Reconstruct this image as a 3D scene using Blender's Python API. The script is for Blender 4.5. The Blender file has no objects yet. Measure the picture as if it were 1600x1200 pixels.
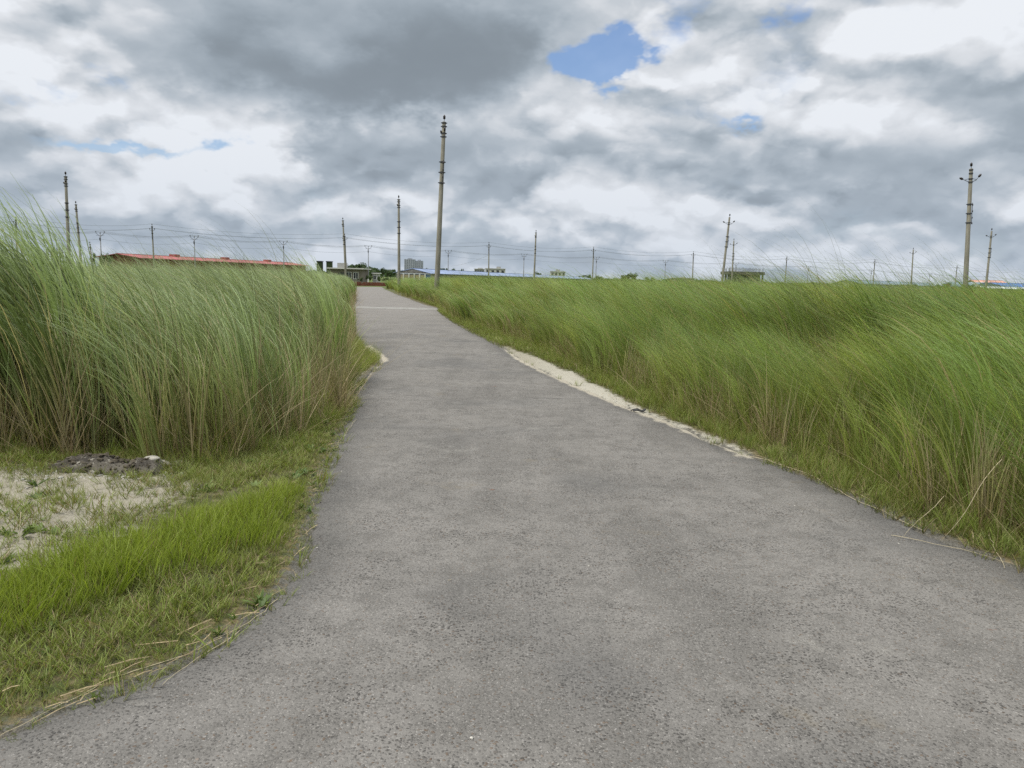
import bpy, bmesh, math, random
import numpy as np
from mathutils import Vector, Matrix, Euler

random.seed(7)
rng = np.random.default_rng(11)
R = math.radians
scene = bpy.context.scene
C = scene.collection

# ------------------------------------------------------------------ camera
EYE = 1.7
PITCH, ROLL, F = R(7.8), R(1.4), 1200.0          # F in pixels of the 1600 px wide photograph
cam_data = bpy.data.cameras.new('camera')
cam = bpy.data.objects.new('camera', cam_data)
C.objects.link(cam)
CAM_R = Matrix.Rotation(R(90) - PITCH, 3, 'X') @ Matrix.Rotation(ROLL, 3, 'Z')
cam.matrix_world = Matrix.Translation((0, 0, EYE)) @ CAM_R.to_4x4()
cam_data.sensor_width = 36.0
cam_data.lens = 36.0 * F / 1600.0
cam_data.clip_start = 0.05
cam_data.clip_end = 9000
scene.camera = cam


def ray(px, py):
    return (CAM_R @ Vector(((px - 800) / F, -(py - 600) / F, -1.0))).normalized()


def ground(px, py, z=0.0):
    """where the line of sight through a photograph pixel meets the ground"""
    d = ray(px, py)
    t = (z - EYE) / d.z
    return Vector((d.x * t, d.y * t, z))


def reach(px, py, dist):
    """point seen at that pixel, dist metres out along y"""
    d = ray(px, py)
    t = dist / d.y
    return Vector((d.x * t, d.y * t, EYE + d.z * t))


def azel(px, py):
    d = ray(px, py)
    return math.atan2(d.x, d.y), math.asin(d.z)


# ------------------------------------------------------------------ small node language
class S:
    """a node socket with arithmetic"""
    def __init__(self, t, s): self.t, self.s = t, s
    def _m(self, op, *o, clamp=False):
        n = self.t.nodes.new('ShaderNodeMath'); n.operation = op; n.use_clamp = clamp
        for i, v in enumerate((self,) + o):
            if isinstance(v, S): self.t.links.new(v.s, n.inputs[i])
            else: n.inputs[i].default_value = v
        return S(self.t, n.outputs[0])
    def __add__(a, b): return a._m('ADD', b)
    __radd__ = __add__
    def __mul__(a, b): return a._m('MULTIPLY', b)
    __rmul__ = __mul__
    def __sub__(a, b): return a._m('SUBTRACT', b)
    def __rsub__(a, b): return (a * -1.0) + b
    def __truediv__(a, b): return a._m('DIVIDE', b)
    def pow(a, b): return a._m('POWER', b)
    def clamp(a): return a._m('ADD', 0.0, clamp=True)
    def max(a, b): return a._m('MAXIMUM', b)
    def min(a, b): return a._m('MINIMUM', b)
    def exp(a): return a._m('EXPONENT')
    def step(a, lo, hi, smooth=True):
        n = a.t.nodes.new('ShaderNodeMapRange')
        n.interpolation_type = 'SMOOTHSTEP' if smooth else 'LINEAR'
        a.t.links.new(a.s, n.inputs['Value'])
        n.inputs['From Min'].default_value = lo; n.inputs['From Max'].default_value = hi
        return S(a.t, n.outputs[0])


def vec(t, x, y, z=0.0):
    n = t.nodes.new('ShaderNodeCombineXYZ')
    for i, v in enumerate((x, y, z)):
        if isinstance(v, S): t.links.new(v.s, n.inputs[i])
        else: n.inputs[i].default_value = v
    return S(t, n.outputs[0])


def noise(t, v, scale, detail=4, rough=0.5, dist=0.0, lac=2.0, dim='3D'):
    n = t.nodes.new('ShaderNodeTexNoise'); n.noise_dimensions = dim
    if v is not None: t.links.new(v.s, n.inputs['Vector'])
    n.inputs['Scale'].default_value = scale; n.inputs['Detail'].default_value = detail
    n.inputs['Roughness'].default_value = rough; n.inputs['Distortion'].default_value = dist
    n.inputs['Lacunarity'].default_value = lac
    return S(t, n.outputs[0])


def voro(t, v, scale, feature='F1', detail=0.0, out='Distance', rough=0.5, rnd=1.0, dim='3D'):
    n = t.nodes.new('ShaderNodeTexVoronoi'); n.voronoi_dimensions = dim; n.feature = feature
    if v is not None: t.links.new(v.s, n.inputs['Vector'])
    n.inputs['Scale'].default_value = scale
    n.inputs['Randomness'].default_value = rnd
    if 'Detail' in n.inputs: n.inputs['Detail'].default_value = detail
    if 'Roughness' in n.inputs: n.inputs['Roughness'].default_value = rough
    return S(t, n.outputs[out])


def mixc(t, fac, a, b, mode='MIX'):
    n = t.nodes.new('ShaderNodeMix'); n.data_type = 'RGBA'; n.blend_type = mode
    for i, v in ((0, fac), (6, a), (7, b)):
        if isinstance(v, S): t.links.new(v.s, n.inputs[i])
        elif i == 0: n.inputs[i].default_value = v
        else: n.inputs[i].default_value = (*v[:3], 1)
    return S(t, n.outputs[2])


def grey(t, v):
    n = t.nodes.new('ShaderNodeCombineColor')
    for i in range(3): t.links.new(v.s, n.inputs[i])
    return S(t, n.outputs[0])

# ------------------------------------------------------------------ sky, sun, exposure
SUN_EL, SUN_AZ = R(62), R(-115)                   # high, to the left and a little behind the camera
world = bpy.data.worlds.new('World')
scene.world = world
world.use_nodes = True
wt = world.node_tree
wt.nodes.clear()


def build_sky(t):
    SC = 10.0                                      # background strength is 0.1
    co = t.nodes.new('ShaderNodeTexCoord')
    sep = t.nodes.new('ShaderNodeSeparateXYZ')
    t.links.new(co.outputs['Generated'], sep.inputs[0])
    dx, dy, dz = (S(t, sep.outputs[i]) for i in range(3))
    el = dz._m('ARCSINE')
    az = dx._m('ARCTAN2', dy)
    # cloud map: rings of equal height shrink towards the zenith, so clouds grow overhead and are wider than tall
    inv = (dx * dx + dy * dy).max(1e-8).pow(-0.5)
    cx, cy = dx * inv, dy * inv
    KF = 1.75

    def at(up=0.0, o=0.0):
        r = ((el + up) * -KF).exp()
        return vec(t, cx * r + o, cy * r + o)
    def n2(v, sc, de, ro=.55): return noise(t, v, sc, de, ro, dim='2D')
    P0 = at()
    w1 = n2(P0, 9.0, 5, .62) - 0.5
    w2 = n2(at(0, 5.3), 9.0, 5, .62) - 0.5
    u = az + w1 * 0.19
    v = el + w2 * 0.10

    def blob(px, py, rx, ry, k=1.0, p=2.0):
        a0, e0 = azel(px, py)
        a = (u - a0) * (1200.0 / rx)
        b = (v - e0) * (1200.0 / ry)
        return (((a * a + b * b)._m('POWER', p * 0.5) * -1.0).exp()) * k

    def total(lst):
        r = None
        for b in lst:
            x = blob(*b); r = x if r is None else r + x
        return r
    dark = total([(620, 70, 270, 105, 1.0, 3.0), (470, 150, 200, 50, .70, 3), (330, 45, 110, 70, .65, 3), (790, 40, 120, 90, .55), (690, 140, 120, 50, .5),
                  (150, 55, 110, 40, .42), (700, 255, 130, 30, .40), (570, 285, 100, 25, .32), (960, 225, 170, 32, .36),
                  (1300, 270, 300, 34, .45), (1540, 110, 150, 50, .34), (1500, 240, 170, 60, .38), (1010, 330, 170, 20, .25),
                  (60, 260, 120, 30, .25), (340, 345, 220, 20, .30), (1390, 180, 120, 30, .2)])
    lit = total([(880, 150, 110, 40, .85), (990, 150, 110, 35, .6), (1060, 30, 110, 40, .45), (1420, 25, 220, 40, .5), (1250, 120, 190, 50, .38),
                 (1190, 75, 90, 35, .25), (380, 245, 110, 28, .8), (160, 250, 90, 16, .6), (300, 160, 170, 26, .5), (30, 165, 90, 30, .4),
                 (650, 195, 110, 26, .6), (880, 190, 180, 20, .4), (640, 360, 60, 16, .35), (890, 362, 60, 14, .45), (1240, 325, 120, 14, .4),
                 (1130, 300, 160, 20, .3), (210, 325, 60, 16, .45), (1450, 190, 130, 26, .35), (240, 30, 90, 30, .5), (20, 30, 60, 30, .3), (100, 320, 60, 12, .35)])
    hole = total([(940, 90, 72, 27, 1.1, 2.6), (1015, 104, 46, 17, .75, 2.6), (1082, 48, 34, 26, .5), (1222, 6, 24, 12, .42), (125, 96, 40, 12, .3), (42, 128, 24, 12, .3),
                  (185, 231, 100, 10, .7), (352, 232, 26, 12, .6), (1140, 192, 30, 8, .5), (1060, 2, 30, 9, .3)])
    # cloud bodies: heaped puffs on soft noise
    wob = vec(t, w1 * .075, w2 * .075)

    def field(up):
        p = at(up)
        n = t.nodes.new('ShaderNodeVectorMath'); t.links.new(p.s, n.inputs[0]); t.links.new(wob.s, n.inputs[1])
        q = S(t, n.outputs[0])
        big = n2(p, 3.2, 8, .56)
        puff = 1.0 - voro(t, q, 4.6, 'F1', 3.5, rough=.55, dim='2D')
        return big * .52 + puff * .48
    f0 = field(0.0)
    f1 = field(0.018)                              # the same field a little higher up: tops catch the light
    f2 = field(0.065)
    rim = (f0 - f1) * 2.0 + (f0 - f2) * .70
    calm = 1.0 - (dark * 1.1).clamp() * .72        # the big dark bases are smoother
    low = el.step(.20, .05)
    d = f0 + dark * .10 - lit * .03
    thick = d.step(0.42, 0.82)
    tone = 0.70 - low * .05 - thick * 0.12 * calm + rim * .75 * calm - dark * 0.31 + lit * 0.16
    tone = tone + (n2(at(0, 2.1), 2.4, 3, .5) - .5) * .30 * calm
    tone = tone + (n2(at(0, 4.4), 16.0, 5, .55) - .5) * .10 * calm + (n2(at(0, 8.8), 4.6, 5, .55) - .5) * .42 * (1.0 - calm)
    # cauliflower heads: small domes with bright crowns and shaded feet
    nd = t.nodes.new('ShaderNodeVectorMath'); nd.operation = 'MULTIPLY_ADD'
    t.links.new(wob.s, nd.inputs[0]); nd.inputs[1].default_value = (.55, .55, .55); t.links.new(at(0, 3.7).s, nd.inputs[2])
    nu = t.nodes.new('ShaderNodeVectorMath'); nu.operation = 'MULTIPLY_ADD'
    t.links.new(wob.s, nu.inputs[0]); nu.inputs[1].default_value = (.55, .55, .55); t.links.new(at(.020, 3.7).s, nu.inputs[2])
    da = voro(t, S(t, nd.outputs[0]), 6.0, 'F1', 3.0, rough=.54, dim='2D'); db = voro(t, S(t, nu.outputs[0]), 6.0, 'F1', 3.0, rough=.54, dim='2D')
    tone = tone + ((db - da) * .62 + (.42 - da) * .16) * calm * tone.step(.30, .60)
    tone = tone + (tone - .57) * -.13 * calm           # thin haze between the clouds evens them out
    tone = ((tone - .26) * (tone - .26) + .004).pow(.5) * .5 + (tone - .26) * .5 + .235   # soft floor
    tone = tone.min(0.79)
    cover = ((f0 - 0.44) * 1.0 + (n2(at(0, 6.1), 15.0, 5, .62) - .5) * .9 + 1.12 - hole * 1.62 + lit * .2 + dark * .5).clamp().step(-0.12, 0.95)
    cover = cover.max(el.step(.16, .08) * .85).max(.10)
    lum = tone * (1.0 + el.step(.30, 1.3) * 1.7)      # overcast skies brighten towards the zenith
    # blue-grey shade, white tops
    k = tone.step(.28, .70)
    tint = mixc(t, k, (0.835, 0.98, 1.12), (0.965, 1.0, 1.05))
    cl = mixc(t, 1.0, tint, grey(t, lum * SC), 'MULTIPLY')
    sky = t.nodes.new('ShaderNodeTexSky'); sky.sky_type = 'NISHITA'; sky.sun_disc = False
    sky.sun_elevation = SUN_EL; sky.sun_rotation = SUN_AZ
    sky.air_density = 1.3; sky.dust_density = 0.6; sky.ozone_density = 3.0
    blue = mixc(t, 1.0, S(t, sky.outputs[0]), (SKYK * .95, SKYK * 1.05, SKYK * 1.28), 'MULTIPLY')
    col = mixc(t, cover, blue, cl)
    # damp air along the horizon
    hz = (el.max(0.0) * -9.5).exp() * 0.62
    col = mixc(t, hz, col, (0.43 * SC, 0.50 * SC, 0.60 * SC))
    below = el.step(-0.02, -0.10)
    col = mixc(t, below, col, (0.16 * SC, 0.18 * SC, 0.14 * SC))
    bg = t.nodes.new('ShaderNodeBackground'); bg.inputs['Strength'].default_value = 0.1
    t.links.new(col.s, bg.inputs['Color'])
    out = t.nodes.new('ShaderNodeOutputWorld'); t.links.new(bg.outputs[0], out.inputs[0])


SKYK = 0.95
build_sky(wt)
world.cycles.sampling_method = 'MANUAL'
world.cycles.sample_map_resolution = 512

sun_data = bpy.data.lights.new('sun', 'SUN')
sun = bpy.data.objects.new('sun', sun_data)
C.objects.link(sun)
sun_data.energy = 3.6
sun_data.angle = R(14)
sun_data.color = (1.0, 0.965, 0.90)
sd = Vector((math.sin(SUN_AZ) * math.cos(SUN_EL), math.cos(SUN_AZ) * math.cos(SUN_EL), math.sin(SUN_EL)))
sun.rotation_euler = sd.to_track_quat('Z', 'Y').to_euler()
sun.location = sd * 60

vs = scene.view_settings
scene.display_settings.display_device = 'sRGB'
vs.view_transform = 'Standard'
vs.look = 'None'
vs.exposure = 0.16
vs.gamma = 1.0
vs.use_curve_mapping = False
scene.cycles.use_denoising = False
scene.cycles.max_bounces = 8
scene.cycles.diffuse_bounces = 5
scene.cycles.transmission_bounces = 5

# ------------------------------------------------------------------ helpers for objects
def link(name, me, parent=None, mats=()):
    o = bpy.data.objects.new(name, me)
    C.objects.link(o)
    if parent: o.parent = parent
    for m in (mats if isinstance(mats, (list, tuple)) else (mats,)):
        if m and me and m.name not in [x.name for x in me.materials if x]: me.materials.append(m)
    return o


def tag(o, label=None, cat=None, group=None, kind=None):
    if label: o['label'] = label
    if cat: o['category'] = cat
    if group: o['group'] = group
    if kind: o['kind'] = kind
    return o


def empty(name, loc, rot=(0, 0, 0)):
    o = bpy.data.objects.new(name, None)
    o.empty_display_size = .3
    C.objects.link(o); o.location = loc; o.rotation_euler = rot
    return o


def mesh_np(name, verts, faces, smooth=False):
    """verts (n,3) array, faces (m,k) array of one face size"""
    me = bpy.data.meshes.new(name)
    verts = np.ascontiguousarray(verts, np.float32); faces = np.ascontiguousarray(faces, np.int32)
    k = faces.shape[1]
    me.vertices.add(len(verts)); me.vertices.foreach_set('co', verts.ravel())
    me.loops.add(faces.size); me.loops.foreach_set('vertex_index', faces.ravel())
    me.polygons.add(len(faces))
    me.polygons.foreach_set('loop_start', np.arange(0, faces.size, k, dtype=np.int32))
    me.polygons.foreach_set('use_smooth', np.full(len(faces), smooth, bool))
    me.update(calc_edges=True)
    return me


def attr(me, name, values, domain='POINT'):
    a = me.attributes.new(name, 'FLOAT', domain)
    a.data.foreach_set('value', np.ascontiguousarray(values, np.float32))


def new_mat(name):
    m = bpy.data.materials.new(name); m.use_nodes = True
    t = m.node_tree; t.nodes.clear()
    out = t.nodes.new('ShaderNodeOutputMaterial')
    return m, t, out


def pbsdf(t, out, col, rough=.9, spec=.2, bump=None, bstr=.3, bdist=.01, metal=0.0):
    p = t.nodes.new('ShaderNodeBsdfPrincipled')
    if isinstance(col, S): t.links.new(col.s, p.inputs['Base Color'])
    else: p.inputs['Base Color'].default_value = (*col, 1)
    if isinstance(rough, S): t.links.new(rough.s, p.inputs['Roughness'])
    else: p.inputs['Roughness'].default_value = rough
    p.inputs['Specular IOR Level'].default_value = spec
    p.inputs['Metallic'].default_value = metal
    if bump is not None:
        b = t.nodes.new('ShaderNodeBump'); b.inputs['Strength'].default_value = bstr; b.inputs['Distance'].default_value = bdist
        t.links.new(bump.s, b.inputs['Height']); t.links.new(b.outputs[0], p.inputs['Normal'])
    t.links.new(p.outputs[0], out.inputs[0])
    return p


def pos(t):
    g = t.nodes.new('ShaderNodeNewGeometry')
    return S(t, g.outputs['Position'])


def objco(t):
    g = t.nodes.new('ShaderNodeTexCoord')
    return S(t, g.outputs['Object'])


def plain(name, col, rough=.85, var=.25, scale=3.0, spec=.2, metal=0.0, dirt=None):
    """weathered single-colour material: mottled, slightly bumpy"""
    m, t, out = new_mat(name)
    p = objco(t)
    n = noise(t, p, scale, 6, .6)
    c = mixc(t, n.step(.25, .75), tuple(x * (1 - var) for x in col), tuple(min(1, x * (1 + var)) for x in col))
    if dirt:
        c = mixc(t, noise(t, p, scale * .45, 5, .65).step(.52, .72) * .7, c, dirt)
    pbsdf(t, out, c, rough, spec, noise(t, p, scale * 9, 4, .6), .25, .01, metal)
    return m


# simple value noise on arrays, for relief and scatter
def vnoise(x, y, scale, seed=0):
    r = np.random.default_rng(seed).random((64, 64)).astype(np.float32)
    X = np.asarray(x, np.float64) * scale; Y = np.asarray(y, np.float64) * scale
    xi = np.floor(X).astype(int); yi = np.floor(Y).astype(int)
    fx = X - xi; fy = Y - yi
    fx = fx * fx * (3 - 2 * fx); fy = fy * fy * (3 - 2 * fy)
    g = lambda a, b: r[a % 64, b % 64]
    return (g(xi, yi) * (1 - fx) + g(xi + 1, yi) * fx) * (1 - fy) + (g(xi, yi + 1) * (1 - fx) + g(xi + 1, yi + 1) * fx) * fy


def fbm(x, y, scale, seed=0, octv=4):
    v = 0; a = .5; s = scale
    for i in range(octv):
        v = v + a * vnoise(x, y, s, seed + i * 17); a *= .5; s *= 2.03
    return v / (1 - .5 ** octv)


def smooth(x, a, b):
    t = np.clip((np.asarray(x) - a) / (b - a), 0, 1)
    return t * t * (3 - 2 * t)


def inside(px, py, poly):
    px = np.asarray(px); py = np.asarray(py)
    r = np.zeros(px.shape, bool)
    n = len(poly)
    for i in range(n):
        x1, y1 = poly[i]; x2, y2 = poly[(i + 1) % n]
        if y1 == y2: continue
        c = ((y1 > py) != (y2 > py)) & (px < (x2 - x1) * (py - y1) / (y2 - y1) + x1)
        r ^= c
    return r


def dist_line(px, py, pts):
    """distance to an open polyline"""
    px = np.asarray(px, float); py = np.asarray(py, float)
    d = np.full(px.shape, 1e9)
    for (x1, y1), (x2, y2) in zip(pts[:-1], pts[1:]):
        vx, vy = x2 - x1, y2 - y1
        L = vx * vx + vy * vy + 1e-12
        t = np.clip(((px - x1) * vx + (py - y1) * vy) / L, 0, 1)
        d = np.minimum(d, np.hypot(px - x1 - t * vx, py - y1 - t * vy))
    return d


def gpts(lst): return [tuple(ground(*p)[:2]) for p in lst]


# ------------------------------------------------------------------ outlines on the ground, in metres
road_left = gpts([(0, 1152), (70, 1120), (140, 1098), (200, 1072), (260, 1048), (320, 1015), (370, 985), (430, 938), (462, 890), (478, 845), (490, 790),
                  (503, 745), (520, 708), (537, 672), (550, 640), (553, 615), (570, 592), (588, 572), (597, 562), (588, 552), (568, 545),
                  (554, 530), (551, 510), (551, 495), (552, 481), (558, 470), (556, 460), (553, 448)])
road_right = gpts([(1600, 892), (1540, 868), (1480, 845), (1400, 808), (1330, 775), (1250, 742), (1170, 712), (1110, 688), (1060, 665), (985, 637), (940, 618),
                   (890, 597), (845, 577), (812, 560), (786, 543), (760, 530), (735, 518), (712, 505), (694, 493), (686, 487), (684, 481), (660, 475), (640, 467), (620, 460), (604, 453), (596, 448)])
road_left = [(-9.5, -7.0), (-5.2, 0.2), (-3.1, 1.75)] + road_left
road_right = [(4.4, -7.0), (3.9, 0.0), (3.35, 2.6)] + road_right
end_y = road_left[-1][1]
# beyond the frame the road turns off to the left
turn = [(road_left[-1][0] - 1.0, end_y + 2.0), (road_left[-1][0] - 40, end_y + 5.0)]
road_poly = road_left + turn + [(turn[-1][0], end_y + 8.6), (road_right[-1][0] - 2.0, end_y + 5.6)] + road_right[::-1]

left_field = gpts([(0, 722), (90, 722), (170, 724), (270, 728), (330, 735), (395, 722), (440, 700), (485, 675), (520, 655), (538, 640)]) + \
    [(x - .12, y) for x, y in gpts([(545, 620), (548, 600), (546, 580), (545, 560), (550, 535), (548, 510), (548, 495)])] + \
    [(x - .2, y) for x, y in gpts([(549, 481), (556, 470), (553, 460), (550, 448)])]
lf_edge = left_field
right_edge = gpts([(1600, 868), (1540, 835), (1480, 822), (1400, 787), (1330, 754), (1250, 722), (1170, 692), (1110, 668), (1060, 648), (1000, 620), (940, 591),
                   (890, 570), (845, 549), (805, 535), (770, 521), (740, 510), (712, 499), (698, 488), (692, 481), (665, 472), (643, 464), (624, 457), (608, 450)])
right_edge = [(4.6, -7), (4.2, 0.0), (3.75, 2.4)] + right_edge
left_poly = [(-60, lf_edge[0][1] - .2)] + [(lf_edge[0][0] - 6, lf_edge[0][1] + .1)] + lf_edge + [(lf_edge[-1][0] - 1.5, end_y + 1), (-150, end_y + 4)]
right_poly = right_edge + [(right_edge[-1][0] + 2.0, end_y + 4), (60, 210), (330, 210), (330, -7)]

# ------------------------------------------------------------------ ground sheet
def spaced(lo, hi, fine, far_lo, far_hi, growth=1.16):
    a = list(np.arange(lo, hi, fine))
    s = fine; v = a[-1]
    while v < far_hi: s *= growth; v += s; a.append(v)
    s = fine; v = a[0]; b = []
    while v > far_lo: s *= growth; v -= s; b.append(v)
    return np.array(b[::-1] + a)


gx = spaced(-8.0, 7.0, .075, -5000, 5000)
gy = spaced(1.8, 16.0, .075, -300, 6000, 1.10)
GX, GY = np.meshgrid(gx, gy)
near = (GY > -8) & (GY < 130) & (np.abs(GX) < 60)
edge_d = np.full(GX.shape, 50.0)
inr = np.zeros(GX.shape, bool)
edge_d[near] = dist_line(GX[near], GY[near], road_left + turn[:1])
edge_d[near] = np.minimum(edge_d[near], dist_line(GX[near], GY[near], road_right))
inr[near] = inside(GX[near], GY[near], road_poly)
sdist = np.where(inr, -edge_d, edge_d)


def terrain(x, y, s):
    b = fbm(x, y, 1.1, 3) - .5
    c = fbm(x, y, 6.0, 9, 3) - .5
    z = smooth(s, 0.0, .5) * (.025 + .10 * b + .035 * c) + smooth(s, -.05, .05) * .012 - smooth(-s, 0.0, .12) * .05 - .004
    # a wheel-rutted dip between the bright grass and the sandy patch, and the sandy hump
    return z


GZ = terrain(GX, GY, sdist)
GZ[~near] = 0.02 + (fbm(GX[~near], GY[~near], .02, 5) - .5) * .2
ny, nx = GX.shape
idx = np.arange(nx * ny).reshape(ny, nx)
gf = np.stack([idx[:-1, :-1], idx[:-1, 1:], idx[1:, 1:], idx[1:, :-1]], -1).reshape(-1, 4)
gme = mesh_np('ground', np.stack([GX, GY, GZ], -1).reshape(-1, 3), gf, True)

# how bare and sandy the soil is (the pale patch on the left verge, the white strip on the right)
sand_px = gpts([(-260, 735), (-60, 735), (60, 736), (150, 738), (270, 746), (320, 765), (270, 800), (190, 845), (110, 885), (-40, 920), (-300, 900)])
sand_r = gpts([(786, 541), (802, 546), (850, 565), (900, 587), (960, 617), (1010, 642), (1060, 661), (1110, 680), (1170, 705), (1172, 714), (1060, 667), (985, 640), (890, 600), (812, 563)])
sand_l = gpts([(552, 612), (575, 580), (598, 562), (590, 566), (556, 590), (548, 603)])
sand_l2 = gpts([(560, 548), (575, 540), (590, 551), (602, 562), (596, 566), (580, 555)])


def sandy(x, y):
    r = np.zeros(np.shape(x))
    for poly, soft in ((sand_px, .38), (sand_r, .17), (sand_l, .06), (sand_l2, .07)):
        i = inside(x, y, poly); d = dist_line(x, y, poly + poly[:1])
        s = np.where(i, d, -d)
        r = np.maximum(r, smooth(s, -soft, soft))
    return r


SA = np.zeros(GX.shape); SA[near] = sandy(GX[near], GY[near])
attr(gme, 'sand', SA.ravel())
attr(gme, 'edge', sdist.ravel())

gm, t, out = new_mat('soil')
P = pos(t)
def at_(name):
    n = t.nodes.new('ShaderNodeAttribute'); n.attribute_name = name
    return S(t, n.outputs['Fac'])
sd_, ed_ = at_('sand'), at_('edge')
n1 = noise(t, P, 2.2, 6, .65); n2_ = noise(t, P, 14, 6, .7); n3 = noise(t, P, 90, 4, .7)
base = mixc(t, n1.step(.35, .65), (.085, .075, .042), (.05, .062, .022))
base = mixc(t, n2_.step(.5, .68) * .8, base, (.15, .125, .075))
straw = mixc(t, n3.step(.4, .6), (.20, .155, .085), (.11, .085, .045))
base = mixc(t, (ed_.step(.45, .02) * n2_.step(.40, .62) * .75), base, straw)
crumb = mixc(t, n3.step(.35, .65), (.045, .043, .040), (.15, .143, .13))
base = mixc(t, (ed_ + (n2_ - .5) * .30).step(.09, .02) * .8, base, crumb)
far = (P and t.nodes.new('ShaderNodeSeparateXYZ')); t.links.new(P.s, far.inputs[0])
fy_ = S(t, far.outputs[1])
base = mixc(t, fy_.step(60, 140), base, mixc(t, noise(t, P, .03, 4).step(.4, .6), (.075, .105, .03), (.10, .12, .045)))
sandc = mixc(t, n3.step(.3, .7), (.185, .168, .128), (.30, .277, .222))
sandc = mixc(t, n2_.step(.56, .70) * .65, sandc, (.14, .115, .075))
sandc = mixc(t, S(t, far.outputs[0]).step(.2, .9) * .45, sandc, mixc(t, n3.step(.3, .7), (.31, .295, .245), (.47, .45, .39)))      # washed white sand right of the road
fac = (sd_ * 1.2 + (n2_ - .5) * 1.9 + (n1 - .5) * 1.5).step(.42, .95)
pbsdf(t, out, mixc(t, fac, base, sandc), .95, .1, n3 * .5 + n2_, .7, .02)
tag(link('ground', gme, None, gm), kind='structure')

# ------------------------------------------------------------------ road: a sheet with ragged edges, 4 mm and more above the soil under it
def resample(pts, n):
    p = np.array(pts); d = np.r_[0, np.cumsum(np.hypot(*np.diff(p, axis=0).T))]
    return p, d


def along(pts, ys):
    p = np.array(pts)
    return np.interp(ys, p[:, 1], p[:, 0])


ys = [-7.0]
while ys[-1] < end_y + 2: ys.append(ys[-1] + max(.035, .011 * max(ys[-1], 0)))
ys = np.array(ys)
ml = np.array(road_left); mr = np.array(road_right)
# make both edges single-valued along y
ml = ml[np.argsort(ml[:, 1], kind='stable')]; mr = mr[np.argsort(mr[:, 1], kind='stable')]
xl = np.interp(ys, ml[:, 1], ml[:, 0]); xr = np.interp(ys, mr[:, 1], mr[:, 0])
sm = lambda v: np.convolve(np.pad(v, 2, 'edge'), np.ones(5) / 5, 'valid')
xl, xr = sm(xl), sm(xr)
rag = lambda s: (fbm(ys, ys * 0 + s, 3.0, s, 4) - .5) * .16 + (fbm(ys, ys * 0 + s, 16.0, s + 4, 4) - .5) * .09
xl = xl + rag(21); xr = xr + rag(43)
us = np.r_[0, .004, .012, .03, np.linspace(.06, .94, 46), .97, .988, .996, 1]
RX = xl[:, None] + (xr - xl)[:, None] * us[None, :]
RY = np.repeat(ys[:, None], len(us), 1)
edge_w = np.minimum(RX - xl[:, None], xr[:, None] - RX)
RZ = -.022 * np.exp(-(edge_w / .03)) + (fbm(RX, RY, .6, 31) - .5) * .012 + (fbm(RX, RY, 3.2, 37, 3) - .5) * .008 + .004
n0, n1_ = RX.shape
ii = np.arange(n0 * n1_).reshape(n0, n1_)
rf = np.stack([ii[:-1, :-1], ii[:-1, 1:], ii[1:, 1:], ii[1:, :-1]], -1).reshape(-1, 4)
rme = mesh_np('road', np.stack([RX, RY, RZ], -1).reshape(-1, 3), rf, True)
attr(rme, 'edge', edge_w.ravel())
sdl = np.full(RX.shape, 9.0)
for poly in (sand_r, sand_l, sand_l2):
    inn = inside(RX, RY, poly); sdl = np.minimum(sdl, np.where(inn, 0, dist_line(RX, RY, poly + poly[:1])))
attr(rme, 'dust', (np.exp(-(sdl / .09)) + .18 * np.exp(-(edge_w / .10)) * (RY < 30)).ravel())
CRACK1, CRACK2 = ground(720, 620)[1], ground(680, 533)[1]
rm, t, out = new_mat('worn_asphalt')
P = pos(t)
def at2(name):
    n = t.nodes.new('ShaderNodeAttribute'); n.attribute_name = name
    return S(t, n.outputs['Fac'])
ed = at2('edge')
mp = t.nodes.new('ShaderNodeMapping'); t.links.new(P.s, mp.inputs[0]); mp.inputs['Scale'].default_value = (1.25, .12, 1)
streak = noise(t, S(t, mp.outputs[0]), 1.4, 5, .6)
big = noise(t, P, .75, 5, .6); mid = noise(t, P, 5.0, 5, .65); fine = noise(t, P, 150, 3, .7)
# round chippings in lighter mortar, some picked out
wn = t.nodes.new('ShaderNodeTexNoise'); t.links.new(P.s, wn.inputs['Vector']); wn.inputs['Scale'].default_value = 55; wn.inputs['Detail'].default_value = 3
wa = t.nodes.new('ShaderNodeVectorMath'); wa.operation = 'MULTIPLY_ADD'; t.links.new(wn.outputs['Color'], wa.inputs[0]); wa.inputs[1].default_value = (0.021, 0.021, 0.022); t.links.new(P.s, wa.inputs[2])
PW = S(t, wa.outputs[0])
vd = voro(t, PW, 74, 'F1'); vcol = S(t, t.nodes[-1].outputs['Color'])
sepc = t.nodes.new('ShaderNodeSeparateColor'); t.links.new(vcol.s, sepc.inputs[0])
r1, r2, r3 = (S(t, sepc.outputs[i]) for i in range(3))
vd2 = voro(t, PW, 105, 'F1'); vc2 = S(t, t.nodes[-1].outputs['Color'])
sep2 = t.nodes.new('ShaderNodeSeparateColor'); t.links.new(vc2.s, sep2.inputs[0]); q1, q2 = S(t, sep2.outputs[0]), S(t, sep2.outputs[1])
lane = noise(t, P, .45, 3, .55)
c = mixc(t, big.step(.40, .60), (0.104, 0.098, 0.089), (0.150, 0.141, 0.128))
c = mixc(t, streak.step(.42, .60) * .60, c, (0.164, 0.154, 0.141))
c = mixc(t, (mid.step(.46, .62)) * .55, c, (0.085, 0.080, 0.072))
c = mixc(t, fine.step(.35, .70) * .5, c, (0.208, 0.197, 0.181))
c = mixc(t, q1.step(.72, .9) * vd2.step(.5, .25) * .6, c, (0.292, 0.277, 0.253))
pit = noise(t, P, 1.9, 5, .7).step(.42, .60)
dust_ = at2('dust')
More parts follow.
